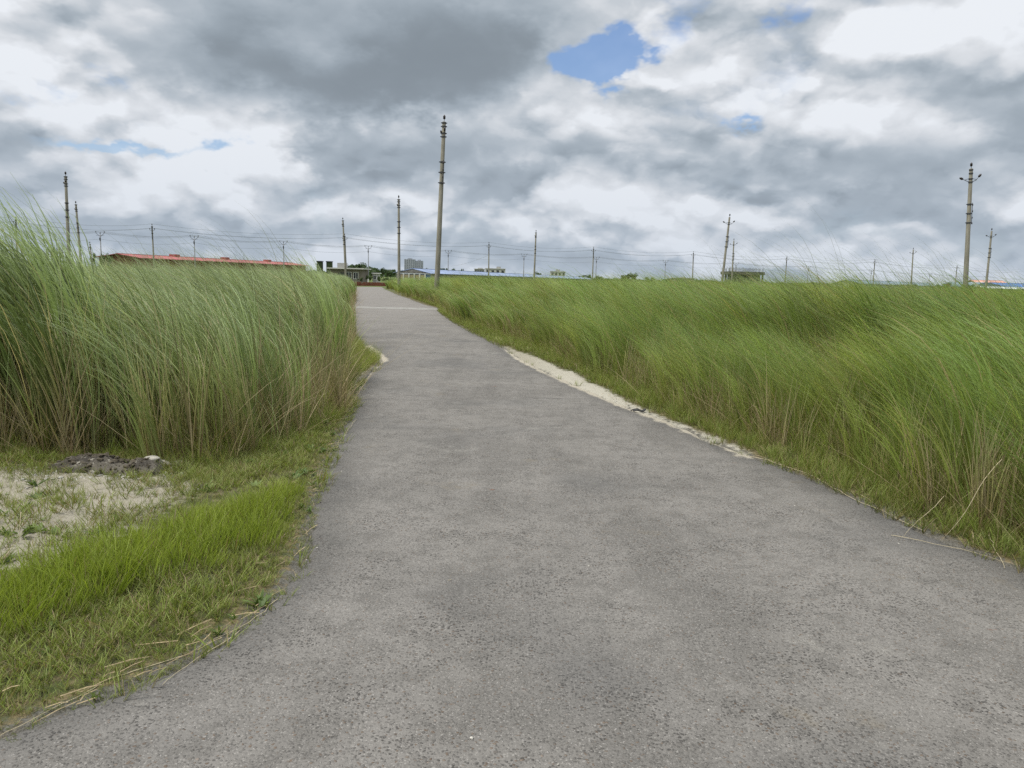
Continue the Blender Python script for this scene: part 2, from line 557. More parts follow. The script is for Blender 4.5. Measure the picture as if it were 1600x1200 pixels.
c = mixc(t, (r1.step(.50, .66) * vd.step(.60, .38)) * (pit * .66 + .12), c, (0.044, 0.041, 0.038))
c = mixc(t, (r2.step(.86, .95) * vd.step(.45, .25)) * .6, c, (0.326, 0.308, 0.286))
c = mixc(t, r3.step(.90, .97) * vd.step(.5, .3) * .55, c, (0.139, 0.092, 0.058))
c = mixc(t, noise(t, P, 1.1, 6, .7).step(.60, .72) * .35, c, (0.165, 0.134, 0.087))          # ochre dust
c = mixc(t, (noise(t, P, 2.6, 5, .7).step(.685, .73)) * .75, c, (0.132, 0.052, 0.027))       # rust-red stains
c = mixc(t, (ed + (mid - .5) * .5).step(.40, .02) * .45, c, (0.059, 0.058, 0.055))          # darker broken rim
c = mixc(t, lane.step(.50, .66) * .42, c, (0.092, 0.090, 0.087))                              # darker worn patches
c = mixc(t, (noise(t, P, .9, 6, .72).step(.60, .70)) * .30, c, (0.289, 0.275, 0.244))         # dried pale dust
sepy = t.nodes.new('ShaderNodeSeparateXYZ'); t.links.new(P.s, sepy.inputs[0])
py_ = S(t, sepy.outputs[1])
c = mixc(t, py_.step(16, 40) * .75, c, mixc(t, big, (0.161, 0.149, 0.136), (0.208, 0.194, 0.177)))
ck = py_ + (noise(t, P, .5, 2, .5) - .5) * .5 + (noise(t, P, 5, 4, .6) - .5) * .16
for yc, wd in ((CRACK1, .045), (CRACK2, .06)):
    c = mixc(t, (ck - yc)._m('ABSOLUTE').step(wd, wd * .35) * noise(t, P, 1.3, 3).step(.44, .58) * .35, c, (0.039, 0.038, 0.037))
c = mixc(t, (dust_ * 1.25 + (mid - .5) * 1.5 + (fine - .5) * .8).step(.45, .95), c, (0.323, 0.292, 0.235))   # sand washed over the rim
hgt = (vd.step(.55, .1) * .8 + fine * .7 + mid * .8)
pbsdf(t, out, c, .92, .12, hgt, .75, .008)
tag(link('road', rme, None, rm), kind='structure')

# paler concrete crossing further on, lying on the road
y_c = ground(620, 482)[1]
pad_x0, pad_x1 = np.interp(y_c, ml[:, 1], ml[:, 0]) - .05, np.interp(y_c, mr[:, 1], mr[:, 0]) + .9
vs_, fs_ = [], []
nn = 40
for i in range(nn + 1):
    x = pad_x0 + (pad_x1 - pad_x0) * i / nn
    w0 = (fbm(x, 2.0, 2.0, 61) - .5) * .7; w1_ = (fbm(x, 7.0, 2.0, 62) - .5) * .9
    vs_ += [(x, y_c - .95 + w0, .006), (x, y_c - .93 + w0, .021), (x, y_c + .95 + w1_, .021), (x, y_c + .98 + w1_, .006)]
for i in range(nn):
    for j in range(3): fs_.append((i * 4 + j, i * 4 + 4 + j, i * 4 + 5 + j, i * 4 + 1 + j))
pm = plain('concrete_crossing', (.205, .198, .18), .9, .2, 2.0)
tag(link('concrete_strip', mesh_np('concrete_strip', np.array(vs_), np.array(fs_)), None, pm), kind='structure')

# ------------------------------------------------------------------ grass: clump meshes strewn by geometry nodes
def grass_mat(name, low, mid, tip, dry, trans=.30, patch=None, spread=.35, rough=.55):
    m, t, out = new_mat(name)
    def at(nm):
        n = t.nodes.new('ShaderNodeAttribute'); n.attribute_name = nm
        return S(t, n.outputs['Fac'])
    h, r, d = at('h'), at('r'), at('dry')
    oi = t.nodes.new('ShaderNodeObjectInfo'); rnd = S(t, oi.outputs['Random'])
    P = pos(t)
    sp = t.nodes.new('ShaderNodeSeparateXYZ'); t.links.new(P.s, sp.inputs[0])
    flatp = vec(t, S(t, sp.outputs[0]), S(t, sp.outputs[1]))
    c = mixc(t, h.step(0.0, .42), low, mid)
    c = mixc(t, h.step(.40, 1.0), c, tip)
    if patch:
        pn = noise(t, flatp, .55, 4, .6)
        c = mixc(t, pn.step(.46, .68) * .75, c, patch)
    v = (r - .5) * spread * 2 + (rnd - .5) * spread + 1.0
    c = mixc(t, 1.0, c, grey(t, v), 'MULTIPLY')
    c = mixc(t, (d + (rnd - .5) * .25).clamp(), c, mixc(t, r, dry, tuple(x * .55 for x in dry)))
    dif = t.nodes.new('ShaderNodeBsdfPrincipled'); t.links.new(c.s, dif.inputs['Base Color'])
    dif.inputs['Roughness'].default_value = rough; dif.inputs['Specular IOR Level'].default_value = .28
    tr = t.nodes.new('ShaderNodeBsdfTranslucent')
    tc = mixc(t, 1.0, c, (1.25, 1.25, .7), 'MULTIPLY'); t.links.new(tc.s, tr.inputs['Color'])
    mx = t.nodes.new('ShaderNodeMixShader'); mx.inputs[0].default_value = trans
    t.links.new(dif.outputs[0], mx.inputs[1]); t.links.new(tr.outputs[0], mx.inputs[2]); t.links.new(mx.outputs[0], out.inputs[0])
    return m


WIND = np.array([-1.0, .12])                      # the wind blows to the left


def blades(n, foot, length, width, seg=5, lean=.25, windf=.8, droop=1.0, spread=.25, dry=.1, dryh=None, seed=0, stiff=1.6, lvar=.3, tufts=9):
    """a clump: arrays of vertices, quads, and per-vertex h / r / dry"""
    g = np.random.default_rng(seed)
    # blades grow in tufts: those of one tuft share their direction and hang together in strands
    tu = g.integers(0, tufts, n)
    trad = foot * np.sqrt(g.random(tufts)); tth = g.random(tufts) * 2 * np.pi
    ta, tw, tl, to, tr_ = g.random(tufts) * 2 * np.pi, g.random(tufts), g.random(tufts), g.random((tufts, 2)), g.random(tufts)
    jx, jy = g.normal(0, .085 * foot, n), g.normal(0, .085 * foot, n)
    bx, by = (trad * np.cos(tth))[tu] + jx, (trad * np.sin(tth))[tu] + jy
    rad, th = np.hypot(bx, by), np.arctan2(by, bx)
    L = length * (1 - lvar + 2 * lvar * (.55 * tl[tu] + .45 * g.random(n))) * (1 - .12 * (rad / max(foot, 1e-6)))
    a = ta[tu] + g.normal(0, .5, n)
    # starting direction: nearly upright, splaying out of the clump
    ox = np.cos(a) * spread * (.5 * to[tu, 0] + .5 * g.random(n)) + lean * WIND[0] * (.6 * tw[tu] + .4 * g.random(n)) + .25 * spread * np.cos(th)
    oy = np.sin(a) * spread * (.5 * to[tu, 1] + .5 * g.random(n)) + lean * WIND[1] * g.random(n) + .25 * spread * np.sin(th)
    wf = windf * (.35 + .75 * tw[tu] + .35 * g.random(n))
    s = np.linspace(0, 1, seg + 1)
    ds = L[:, None] / seg
    px, py, pz = [bx], [by], [np.zeros(n)]
    dl = droop * (.4 + .9 * g.random(n))
    for k in range(seg):
        f = ((k + .5) / seg) ** stiff
        vx = ox + (wf * WIND[0] + .35 * np.cos(a) * droop * .5) * f
        vy = oy + (wf * WIND[1] + .35 * np.sin(a) * droop * .5) * f
        vz = 1.0 - dl * f * f * .75
        nl = np.sqrt(vx * vx + vy * vy + vz * vz)
        px.append(px[-1] + vx / nl * ds[:, 0]); py.append(py[-1] + vy / nl * ds[:, 0]); pz.append(pz[-1] + vz / nl * ds[:, 0])
    X, Y, Z = np.stack(px, 1), np.stack(py, 1), np.stack(pz, 1)
    Z = np.maximum(Z, .004)
    fa = g.random(n) * np.pi
    wx, wy = np.cos(fa), np.sin(fa) * .6
    w = width * (.6 + .8 * g.random(n))[:, None] * np.interp(s, [0, .15, .55, 1], [.75, 1, .8, .12])[None, :] * .5
    V = np.stack([np.stack([X - wx[:, None] * w, Y - wy[:, None] * w, Z], -1), np.stack([X + wx[:, None] * w, Y + wy[:, None] * w, Z], -1)], 2)
    vi = np.arange(n * (seg + 1) * 2).reshape(n, seg + 1, 2)
    Q = np.stack([vi[:, :-1, 0], vi[:, :-1, 1], vi[:, 1:, 1], vi[:, 1:, 0]], -1).reshape(-1, 4)
    H = np.repeat(np.repeat(s[None, :, None], n, 0), 2, 2)
    rr = np.repeat(np.repeat((.72 * tr_[tu] + .28 * g.random(n))[:, None, None], seg + 1, 1), 2, 2)
    isdry = (g.random(n) < dry)[:, None, None] * 1.0
    D = np.repeat(np.repeat(isdry, seg + 1, 1), 2, 2)
    if dryh: D = np.maximum(D, np.clip(1 - H / dryh, 0, 1) * (.35 + .65 * rr))
    return V.reshape(-1, 3), Q, H.ravel(), rr.ravel(), D.ravel()


def clump(name, mat, *sets):
    V, Q, H, Rr, D = [], [], [], [], []
    o = 0
    for v, q, h, r, d in sets:
        V.append(v); Q.append(q + o); H.append(h); Rr.append(r); D.append(d); o += len(v)
    me = mesh_np(name, np.concatenate(V), np.concatenate(Q), True)
    attr(me, 'h', np.concatenate(H)); attr(me, 'r', np.concatenate(Rr)); attr(me, 'dry', np.concatenate(D))
    me.materials.append(mat)
    return bpy.data.objects.new(name, me)


SCATTERS = 0


def scatter(name, pts, rotz, scl, which, variants, label=None):
    """one object: its points carry clumps through geometry nodes"""
    col = bpy.data.collections.new(name + '_clumps')
    global SCATTERS
    SCATTERS += 1
    for i, v in enumerate(variants):
        v = v.copy(); v.name = 'clump_%02d_%02d' % (SCATTERS, i); col.objects.link(v)
    me = bpy.data.meshes.new(name)
    n = len(pts)
    me.vertices.add(n); me.vertices.foreach_set('co', np.ascontiguousarray(pts, np.float32).ravel())
    a = me.attributes.new('turn', 'FLOAT_VECTOR', 'POINT')
    rv = np.zeros((n, 3), np.float32); rv[:, 2] = rotz
    a.data.foreach_set('vector', rv.ravel())
    a = me.attributes.new('grow', 'FLOAT_VECTOR', 'POINT')
    sv = np.asarray(scl, np.float32)
    if sv.ndim == 1: sv = np.stack([sv, sv, sv], 1)
    a.data.foreach_set('vector', np.ascontiguousarray(sv).ravel())
    a = me.attributes.new('which', 'INT', 'POINT'); a.data.foreach_set('value', np.ascontiguousarray(which, np.int32))
    o = link(name, me)
    ng = bpy.data.node_groups.new(name + '_scatter', 'GeometryNodeTree')
    ng.interface.new_socket('Geometry', in_out='INPUT', socket_type='NodeSocketGeometry')
    ng.interface.new_socket('Geometry', in_out='OUTPUT', socket_type='NodeSocketGeometry')
    N = ng.nodes
    gi, go = N.new('NodeGroupInput'), N.new('NodeGroupOutput')
    ci = N.new('GeometryNodeCollectionInfo'); ci.inputs['Collection'].default_value = col
    ci.inputs['Separate Children'].default_value = True; ci.inputs['Reset Children'].default_value = True
    ip = N.new('GeometryNodeInstanceOnPoints'); ip.inputs['Pick Instance'].default_value = True
    def named(nm, ty):
        x = N.new('GeometryNodeInputNamedAttribute'); x.data_type = ty; x.inputs['Name'].default_value = nm
        return [s for s in x.outputs if s.enabled][0]
    L = ng.links
    L.new(gi.outputs[0], ip.inputs['Points']); L.new(ci.outputs[0], ip.inputs['Instance'])
    L.new(named('which', 'INT'), ip.inputs['Instance Index'])
    er = N.new('FunctionNodeEulerToRotation'); L.new(named('turn', 'FLOAT_VECTOR'), er.inputs[0])
    L.new(er.outputs[0], ip.inputs['Rotation']); L.new(named('grow', 'FLOAT_VECTOR'), ip.inputs['Scale'])
    L.new(ip.outputs[0], go.inputs[0])
    md = o.modifiers.new('scatter', 'NODES'); md.node_group = ng
    tag(o, label, kind='stuff')
    return o


def jgrid(x0, x1, y0, y1, step, seed):
    g = np.random.default_rng(seed)
    x, y = np.meshgrid(np.arange(x0, x1, step), np.arange(y0, y1, step))
    x = x.ravel() + (g.random(x.size) - .5) * step * 1.1; y = y.ravel() + (g.random(y.size) - .5) * step * 1.1
    return x, y, g


def in_view(x, y, margin=3.0):
    return (np.abs(x) < y * .70 + margin) & (y > -3)


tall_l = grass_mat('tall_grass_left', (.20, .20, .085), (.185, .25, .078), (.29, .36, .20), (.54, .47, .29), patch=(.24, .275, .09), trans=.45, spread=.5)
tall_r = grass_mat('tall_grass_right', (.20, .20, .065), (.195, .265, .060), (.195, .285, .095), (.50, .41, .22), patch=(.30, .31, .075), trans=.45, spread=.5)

near_l = [clump('tall', tall_l,
          blades(40, .22, 2.12, 0.0135, 8, .14, 1.75, 1.25, .17, .06, .16, seed=100 + k, lvar=.22, stiff=2.1, tufts=6),
          blades(14, .22, 1.20, .0085, 5, .15, .6, .8, .45, .20, .25, seed=120 + k, lvar=.4, tufts=6)) for k in range(9)]
near_r = [clump('tall', tall_r,
          blades(38, .23, 1.95, 0.0135, 8, .12, 1.65, 1.2, .18, .07, .18, seed=200 + k, lvar=.28, stiff=2.3, tufts=6),
          blades(22, .24, 1.05, .0095, 5, .20, .7, .8, .55, .12, .22, seed=220 + k, lvar=.4, tufts=7)) for k in range(9)]
mid_l = [clump('tall', tall_l, blades(54, .42, 2.10, .026, 7, .14, 1.75, 1.25, .17, .06, .16, seed=300 + k, lvar=.22, stiff=2.1, tufts=9),
               blades(12, .42, 1.1, .014, 4, .2, .5, .8, .5, .22, .25, seed=320 + k, lvar=.4)) for k in range(7)]
mid_r = [clump('tall', tall_r, blades(54, .42, 1.92, .026, 7, .12, 1.65, 1.2, .18, .07, .18, seed=340 + k, lvar=.28, stiff=2.3, tufts=9),
               blades(14, .42, 1.0, .014, 4, .2, .5, .8, .5, .22, .30, seed=360 + k, lvar=.4)) for k in range(7)]
far_l = [clump('tall', tall_l, blades(60, .9, 2.05, .058, 5, .15, 1.6, 1.2, .17, .05, .16, seed=400 + k, lvar=.22, stiff=2.0, tufts=14)) for k in range(6)]
far_r = [clump('tall', tall_r, blades(60, .9, 1.88, .058, 5, .12, 1.6, 1.2, .18, .05, .16, seed=420 + k, lvar=.28, stiff=2.3, tufts=14)) for k in range(6)]
big_l = [clump('big', tall_l, blades(84, .26, 2.25, .015, 8, .10, 1.8, 1.25, .20, .05, .22, seed=700 + k, lvar=.18, stiff=2.1, tufts=8),
               blades(16, .26, 1.5, .009, 5, .1, .4, .6, .6, .5, .3, seed=720 + k, lvar=.4, tufts=8)) for k in range(5)]
big_r = [clump('big', tall_r, blades(84, .30, 2.15, .015, 8, .10, 1.8, 1.2, .22, .05, .20, seed=740 + k, lvar=.22, stiff=2.3, tufts=8),
               blades(18, .30, 1.4, .009, 5, .1, .4, .6, .7, .5, .35, seed=760 + k, lvar=.4, tufts=8)) for k in range(5)]
# long flower-stalk-like blades that stick out above the rest and bow with the wind
wisp_m = grass_mat('wisps', (.17, .16, .07), (.16, .19, .075), (.20, .22, .12), (.40, .34, .2), trans=.25, spread=.3)
wisps = [clump('wisp', wisp_m, blades(12, .20, 2.75, .0068, 12, .22, 2.0, 1.25, .16, .05, seed=450 + k, lvar=.18, stiff=2.1, tufts=4)) for k in range(6)]
# stout straw-coloured and purplish stems at the foot of the left tuft
culm_m = grass_mat('culms', (.15, .09, .060), (.26, .24, .10), (.19, .24, .09), (.42, .35, .20), trans=.12, spread=.5)
culms = [clump('culm', culm_m, blades(20, .17, 1.25, .0115, 5, .12, .25, .35, .22, .22, seed=470 + k, lvar=.35, stiff=1.4, tufts=6),
               blades(5, .17, 1.0, .008, 3, .1, .1, .5, 1.5, .9, seed=480 + k, lvar=.4, stiff=1.0)) for k in range(6)]
# short weedy growth along the foot of the tall grass
weed_m = grass_mat('verge_weeds', (.16, .16, .055), (.155, .215, .040), (.235, .275, .075), (.44, .34, .18), patch=(.19, .25, .036), trans=.4)
weeds = [clump('weed', weed_m, blades(46, .20, .62, .0065, 5, .1, .35, 1.1, .8, .14, .20, seed=500 + k, lvar=.45),
               blades(14, .2, .95, .005, 5, .15, .5, .9, .5, .32, .2, seed=520 + k, lvar=.3)) for k in range(6)]
straw_m = grass_mat('dry_stems', (.20, .14, .085), (.26, .20, .11), (.32, .26, .15), (.34, .27, .15), trans=.12, spread=.45)
straws = [clump('straw', straw_m, blades(20, .16, .80, .0070, 4, .1, .15, .3, .7, .6, seed=540 + k, lvar=.5, stiff=1.0),
                blades(3, .2, 1.35, .0075, 5, .1, .1, .9, 1.5, .9, seed=580 + k, lvar=.4, stiff=1.0),
                blades(12, .16, .7, .006, 3, .1, .1, .8, 1.8, .8, seed=560 + k, lvar=.5, stiff=1.0)) for k in range(5)]


def field(name, poly, edge, sets, label, hfun, seed, bigk=1.0):
    rings = ((0, 20, .27, sets[0], 1.0), (20, 62, .52, sets[1], 1.0), (62, 230, 1.15, sets[2], 1.0))
    allp, allr, alls, allw, var = [], [], [], [], []
    off = 0
    xs = [p[0] for p in poly]; ysx = [p[1] for p in poly]
    for d0, d1, st, vs_, k in rings:
        x, y, g = jgrid(max(min(xs), -170), min(max(xs), 175), max(min(ysx), -7), min(max(ysx), d1 + 2), st, seed + int(d0))
        m = in_view(x, y, 4.0)
        x, y = x[m], y[m]
        d = np.hypot(x, y)
        m = (d >= d0) & (d < d1)
        x, y = x[m], y[m]
        m = inside(x, y, poly); x, y = x[m], y[m]
        ed = dist_line(x, y, edge)
        keep = g.random(len(x)) < (.30 + .75 * smooth(fbm(x, y, .55, seed + 3), .30, .58)) * smooth(ed + .4 * (fbm(x, y, 1.1, seed + 5) - .5), -.14, .22)
        x, y, ed = x[keep], y[keep], ed[keep]
        sc = hfun(x, y, ed, g)
        n = len(x)
        allp.append(np.stack([x, y, np.full(n, -.02)], 1)); allr.append((g.random(n) - .5) * 1.2)
        wob = .85 + .3 * g.random(n)
        alls.append(np.stack([sc * wob ** .5, sc * wob ** .5, sc], 1)); allw.append(g.integers(0, len(vs_), n) + off)
        off += len(vs_); var += vs_
    # taller fountains here and there
    x, y, g = jgrid(max(min(xs), -60), min(max(xs), 70), max(min(ysx), -7), 75, 1.0, seed + 77)
    m = in_view(x, y, 3.0); x, y = x[m], y[m]; m = inside(x, y, poly); x, y = x[m], y[m]
    ed = dist_line(x, y, edge)
    m = (g.random(len(x)) < .12 + .75 * smooth(fbm(x, y, .22, seed + 9), .42, .60)) & (ed > .45); x, y, ed = x[m], y[m], ed[m]
    n = len(x); sc = (.78 + .34 * g.random(n) ** 1.5) * (.75 + .25 * smooth(ed, .2, 1.6)) * bigk
    wide = 1 + .012 * np.hypot(x, y)
    allp.append(np.stack([x, y, np.full(n, -.02)], 1)); allr.append((g.random(n) - .5) * 1.1); alls.append(np.stack([sc * wide, sc * wide, sc], 1))
    allw.append(g.integers(0, len(sets[3]), n) + off); var += sets[3]
    print(name, sum(map(len, allr)))
    return scatter(name, np.concatenate(allp), np.concatenate(allr), np.concatenate(alls), np.concatenate(allw), var, label)


def h_left(x, y, ed, g):
    tall = np.exp(-(((x + 4.2) / .7) ** 2 + ((y - 7.2) / .9) ** 2)) * .34      # the big tuft at the left
    return (1 + .07 * smooth(np.hypot(x, y), 9, 18)) * (.78 + .20 * smooth(fbm(x, y, .40, 71), .3, .7) + .10 * (g.random(len(x)) - .5)) * (.70 + .30 * smooth(ed + .5 * (fbm(x, y, 1.4, 72) - .5), 0, .8)) * (1 + tall)


def h_right(x, y, ed, g):
    return (1 - .04 * smooth(np.hypot(x, y), 14, 30)) * (.66 + .36 * smooth(fbm(x, y, .34, 81), .3, .7) + .12 * (g.random(len(x)) - .5)) * (.76 + .24 * smooth(ed + .6 * (fbm(x, y, .9, 82) - .5), 0, .6))


def with_z(x, y, dz=0.0):
    ed = np.minimum(dist_line(x, y, road_left), dist_line(x, y, road_right))
    s = np.where(inside(x, y, road_poly), -ed, ed)
    return terrain(x, y, s) + dz, s


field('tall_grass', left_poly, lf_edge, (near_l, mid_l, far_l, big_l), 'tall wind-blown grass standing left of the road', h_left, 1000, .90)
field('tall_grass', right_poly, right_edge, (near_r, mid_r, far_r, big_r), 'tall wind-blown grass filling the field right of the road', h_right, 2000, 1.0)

def sprinkle(name, spots, variants, label, zf=0.0):
    P_, S_ = [], []
    g = np.random.default_rng(len(spots) + 7)
    for (x, y, r_, n, s0, s1, poly) in spots:
        xx = x + g.normal(0, r_, n); yy = y + g.normal(0, r_, n)
        m = inside(xx, yy, poly); xx, yy = xx[m], yy[m]
        P_.append(np.stack([xx, yy, xx * 0 + zf], 1)); S_.append(s0 + (s1 - s0) * g.random(len(xx)))
    P_ = np.concatenate(P_); S_ = np.concatenate(S_)
    return scatter(name, P_, (g.random(len(P_)) - .5) * .9, S_, g.integers(0, len(variants), len(P_)), variants, label)


def spot(px, d, r_, n, s0, s1, poly): 
    q = reach(px, 440, d); return (q.x, d, r_, n, s0, s1, poly)


ws = []
for px, d, n, s0, s1 in ((20, 7.4, 9, .85, .98), (60, 8.2, 5, .8, .95), (330, 9.5, 6, .82, .98), (400, 10.5, 7, .85, 1.0), (470, 11, 7, .85, 1.0), (520, 11.5, 6, .85, .95), (240, 10, 3, .8, .9)):
    ws.append(spot(px, d, .35, int(n * 1.4), s0, s1 * 1.04, left_poly))
for px, d, n, s0, s1 in ((960, 20, 5, .8, .95), (1010, 18, 5, .85, .98), (1130, 14, 7, .8, .92), (1190, 13, 9, .82, .98), (1250, 12, 4, .8, .95), (1340, 11, 7, .9, 1.12), (1380, 10.5, 5, .9, 1.08),
                         (1460, 11, 9, .85, .98), (1520, 11, 9, .85, 1.0), (1590, 10, 5, .8, .95), (860, 24, 4, .85, .95), (1650, 10, 5, .8, 1), (1420, 14, 8, .85, .98)):
    ws.append(spot(px, d, .42, int(n * 1.6), s0, s1 * 1.05, right_poly))
gg = np.random.default_rng(21)
for k in range(90):
    d = 12 + 50 * gg.random(); ws.append((d * gg.uniform(-.75, .75), d, .3, 2, .72, .92, left_poly if k % 3 == 0 else right_poly))
sprinkle('long_grass_stalks', ws, wisps, 'long thin grass stalks bowing out above the tall grass', -.02)

bs, bl = [], []
for px, d, r_, n, s0, s1 in ((1090, 17, .6, 9, .95, 1.1), (1150, 15, .6, 12, .95, 1.12), (1200, 13.5, .5, 9, .9, 1.05), (1280, 12.5, .5, 9, .95, 1.1), (1350, 11.5, .5, 10, .98, 1.15), (1420, 11, .5, 9, .95, 1.1),
                       (1490, 10.5, .5, 10, .95, 1.1), (1560, 10, .45, 7, .9, 1.05), (1640, 9.5, .5, 7, .95, 1.1), (960, 22, .6, 8, .95, 1.1), (880, 26, .7, 8, .92, 1.08), (1020, 19, .5, 6, .9, 1.05),
                       (720, 40, .5, 7, .85, .95), (760, 34, .7, 8, .85, 1.0), (1300, 24, 1.0, 10, .95, 1.1), (1480, 20, 1.0, 10, .95, 1.1), (1200, 30, 1.2, 10, .95, 1.1), (1000, 38, 1.5, 10, .95, 1.1)):
    bs.append(spot(px, d, r_, n, s0, s1, right_poly))
sprinkle('tall_grass', bs, big_r, 'feathery taller grass clumps standing out of the right-hand field', -.02)
for px, d, r_, n, s0, s1 in ((85, 7.2, .20, 9, 1.08, 1.24), (40, 7.3, .22, 10, 1.12, 1.29), (0, 7.5, .25, 8, 1.06, 1.22), (-60, 7.5, .4, 8, 1.0, 1.15), (330, 10, .4, 6, .9, 1.02), (420, 11, .4, 7, .92, 1.04), (490, 12, .25, 6, .88, 1.0)):
    bl.append(spot(px, d, r_, n, s0, s1, left_poly))
sprinkle('tall_grass', bl, big_l, 'taller bowed grass clumps standing out of the left-hand grass', -.02)

# foot of the left tall grass: culms in the front rows, thickest in the big tuft
x, y, g = jgrid(-7.5, -.5, 5.5, 13, .15, 61)
d = dist_line(x, y, lf_edge); i = inside(x, y, left_poly)
m = i & (d < .75) & (g.random(len(x)) < .13 + .75 * np.exp(-(((x + 4.15) / .75) ** 2)) )
x, y = x[m], y[m]
scatter('grass_culms', np.stack([x, y, x * 0], 1), g.random(len(x)) * 6.28, .7 + .5 * g.random(len(x)), g.integers(0, 6, len(x)), culms, 'stout straw and purple-brown stems at the foot of the left tall grass')
x, y, g = jgrid(1.5, 6.5, 3.0, 26, .17, 67)
d = dist_line(x, y, right_edge); i = inside(x, y, right_poly)
m = i & (d < .8) & (g.random(len(x)) < .10 + .8 * smooth(fbm(x, y, .8, 66), .45, .62)); x, y = x[m], y[m]
scatter('grass_culms', np.stack([x, y, x * 0], 1), g.random(len(x)) * 6.28, .38 + .42 * g.random(len(x)), g.integers(0, 6, len(x)), culms, 'upright tan stems at the foot of the right-hand grass')

# weeds and dry stems along both feet of the tall grass
def fringe(edge, poly, w_out, w_in, step, seed, ymax=60, dens=1.0):
    e = np.array(edge)
    x, y, g = jgrid(e[:, 0].min() - 1.5, e[:, 0].max() + 1.5, max(e[:, 1].min() - 1, -3), min(e[:, 1].max(), ymax), step, seed)
    d = dist_line(x, y, edge); i = inside(x, y, poly)
    s = np.where(i, d, -d)
    m = (s > -w_out) & (s < w_in) & in_view(x, y, 2.5) & ~inside(x, y, road_poly)
    m &= g.random(len(x)) < dens * (.35 + 1.1 * fbm(x, y, .8, seed))
    return x[m], y[m], s[m], g


P_, R_, S_, W_ = [], [], [], []
for edge, poly, wo, wi, sd0, k in ((right_edge, right_poly, .30, .9, 31, 1.0), (lf_edge, left_poly, .12, .35, 32, .8)):
    x, y, s, g = fringe(edge, poly, wo, wi, .16, sd0)
    z, sr = with_z(x, y, -.01)
    P_.append(np.stack([x, y, z], 1)); R_.append(g.random(len(x)) * 6.28)
    S_.append((.35 + .75 * smooth(s, -.15, .7) * (.6 + .8 * g.random(len(x)))) * k); W_.append(g.integers(0, 6, len(x)))
x, y, s, g = fringe(right_edge, right_poly, -.9, 4.0, .32, 35, 30, .8)
P_.append(np.stack([x, y, x * 0], 1)); R_.append(g.random(len(x)) * 6.28); S_.append(.9 + .6 * g.random(len(x))); W_.append(g.integers(0, 6, len(x)))
x, y, g = jgrid(-4.5, -1.2, 11.0, 19.5, .10, 91)          # the grassy tongue reaching into the road
e1 = dist_line(x, y, road_left)
m = ~inside(x, y, road_poly) & ~inside(x, y, left_poly) & (e1 < 1.5) & (e1 > .05) & (g.random(len(x)) < .75 - .6 * sandy(x, y)); x, y = x[m], y[m]
z, sr = with_z(x, y, -.01)
P_.append(np.stack([x, y, z], 1)); R_.append(g.random(len(x)) * 6.28); S_.append(.22 + .22 * g.random(len(x))); W_.append(g.integers(0, 6, len(x)))
scatter('verge_weeds', np.concatenate(P_), np.concatenate(R_), np.concatenate(S_), np.concatenate(W_), weeds, 'low weedy grass along the foot of the tall grass')
P_, R_, S_, W_ = [], [], [], []
for edge, poly, wo, wi, sd0, den in ((right_edge, right_poly, -.02, .8, 41, .26), (lf_edge, left_poly, .02, .5, 42, .40)):
    x, y, s, g = fringe(edge, poly, wo, wi, .17, sd0, 60, den)
    z, sr = with_z(x, y, -.01)
    P_.append(np.stack([x, y, z], 1)); R_.append(g.random(len(x)) * 6.28)
    S_.append(.5 + .6 * g.random(len(x))); W_.append(g.integers(0, 5, len(x)))
scatter('dry_stems', np.concatenate(P_), np.concatenate(R_), np.concatenate(S_), np.concatenate(W_), straws, 'dry brown stems at the foot of the tall grass')

# lawn on the left verge
lawn_m = grass_mat('verge_lawn', (.135, .13, .045), (.15, .195, .036), (.215, .26, .058), (.34, .27, .15), patch=(.115, .13, .038), trans=.3)
lime_m = grass_mat('fresh_grass', (.13, .15, .03), (.185, .245, .030), (.245, .305, .045), (.30, .25, .13), trans=.35, spread=.25)
lawns = [clump('lawn', lawn_m, blades(22, .05, .085, .0042, 3, .05, .1, 1.2, 1.3, .16, seed=600 + k, lvar=.5)) for k in range(5)]
limes = [clump('fresh', lime_m, blades(22, .06, .165, .0042, 4, .08, .2, 1.0, .6, .10, seed=620 + k, lvar=.4)) for k in range(5)]
verge = [p for p in road_left if p[1] > -4 and p[1] < lf_edge[-8][1] + 2]
verge_poly = road_left[:24] + [(x - .3, y + .25) for x, y in lf_edge[:15]][::-1] + [(-14, lf_edge[0][1] + .3), (-14, -7)]
lime_poly = gpts([(-200, 960), (0, 945), (110, 905), (230, 855), (330, 815), (400, 795), (440, 775), (478, 765), (476, 810), (462, 850), (400, 880), (330, 905), (250, 935), (150, 965), (0, 1010), (-200, 1050)])
x, y, g = jgrid(-7.5, .6, 1.5, 12.5, .042, 51)
m = (inside(x, y, verge_poly) | (dist_line(x, y, road_left) < .07)) & (y < 12.6) & in_view(x, y, 1.5)
x, y = x[m], y[m]
z, s = with_z(x, y, -.004); z = np.maximum(z, -.008)
sa = sandy(x, y)
il = inside(x, y, lime_poly); dl = dist_line(x, y, lime_poly + lime_poly[:1]); lime = smooth(np.where(il, dl, -dl) + (fbm(x, y, 2.2, 77) - .5) * .45, -.12, .16)
rut = np.exp(-((dist_line(x, y, gpts([(-100, 935), (90, 890), (230, 835), (350, 790), (440, 745)])) / .13) ** 2))
strawy = smooth(s, .24, .02) * smooth(fbm(x, y, 1.9, 88), .36, .56)
keep = (g.random(len(x)) < (1.15 - sa * .98) * (1 - .60 * rut) * (1 - .55 * strawy) * (.35 + 1.2 * fbm(x, y, 1.6, 73))) & (s > -.10 * fbm(x, y, 3.1, 93))
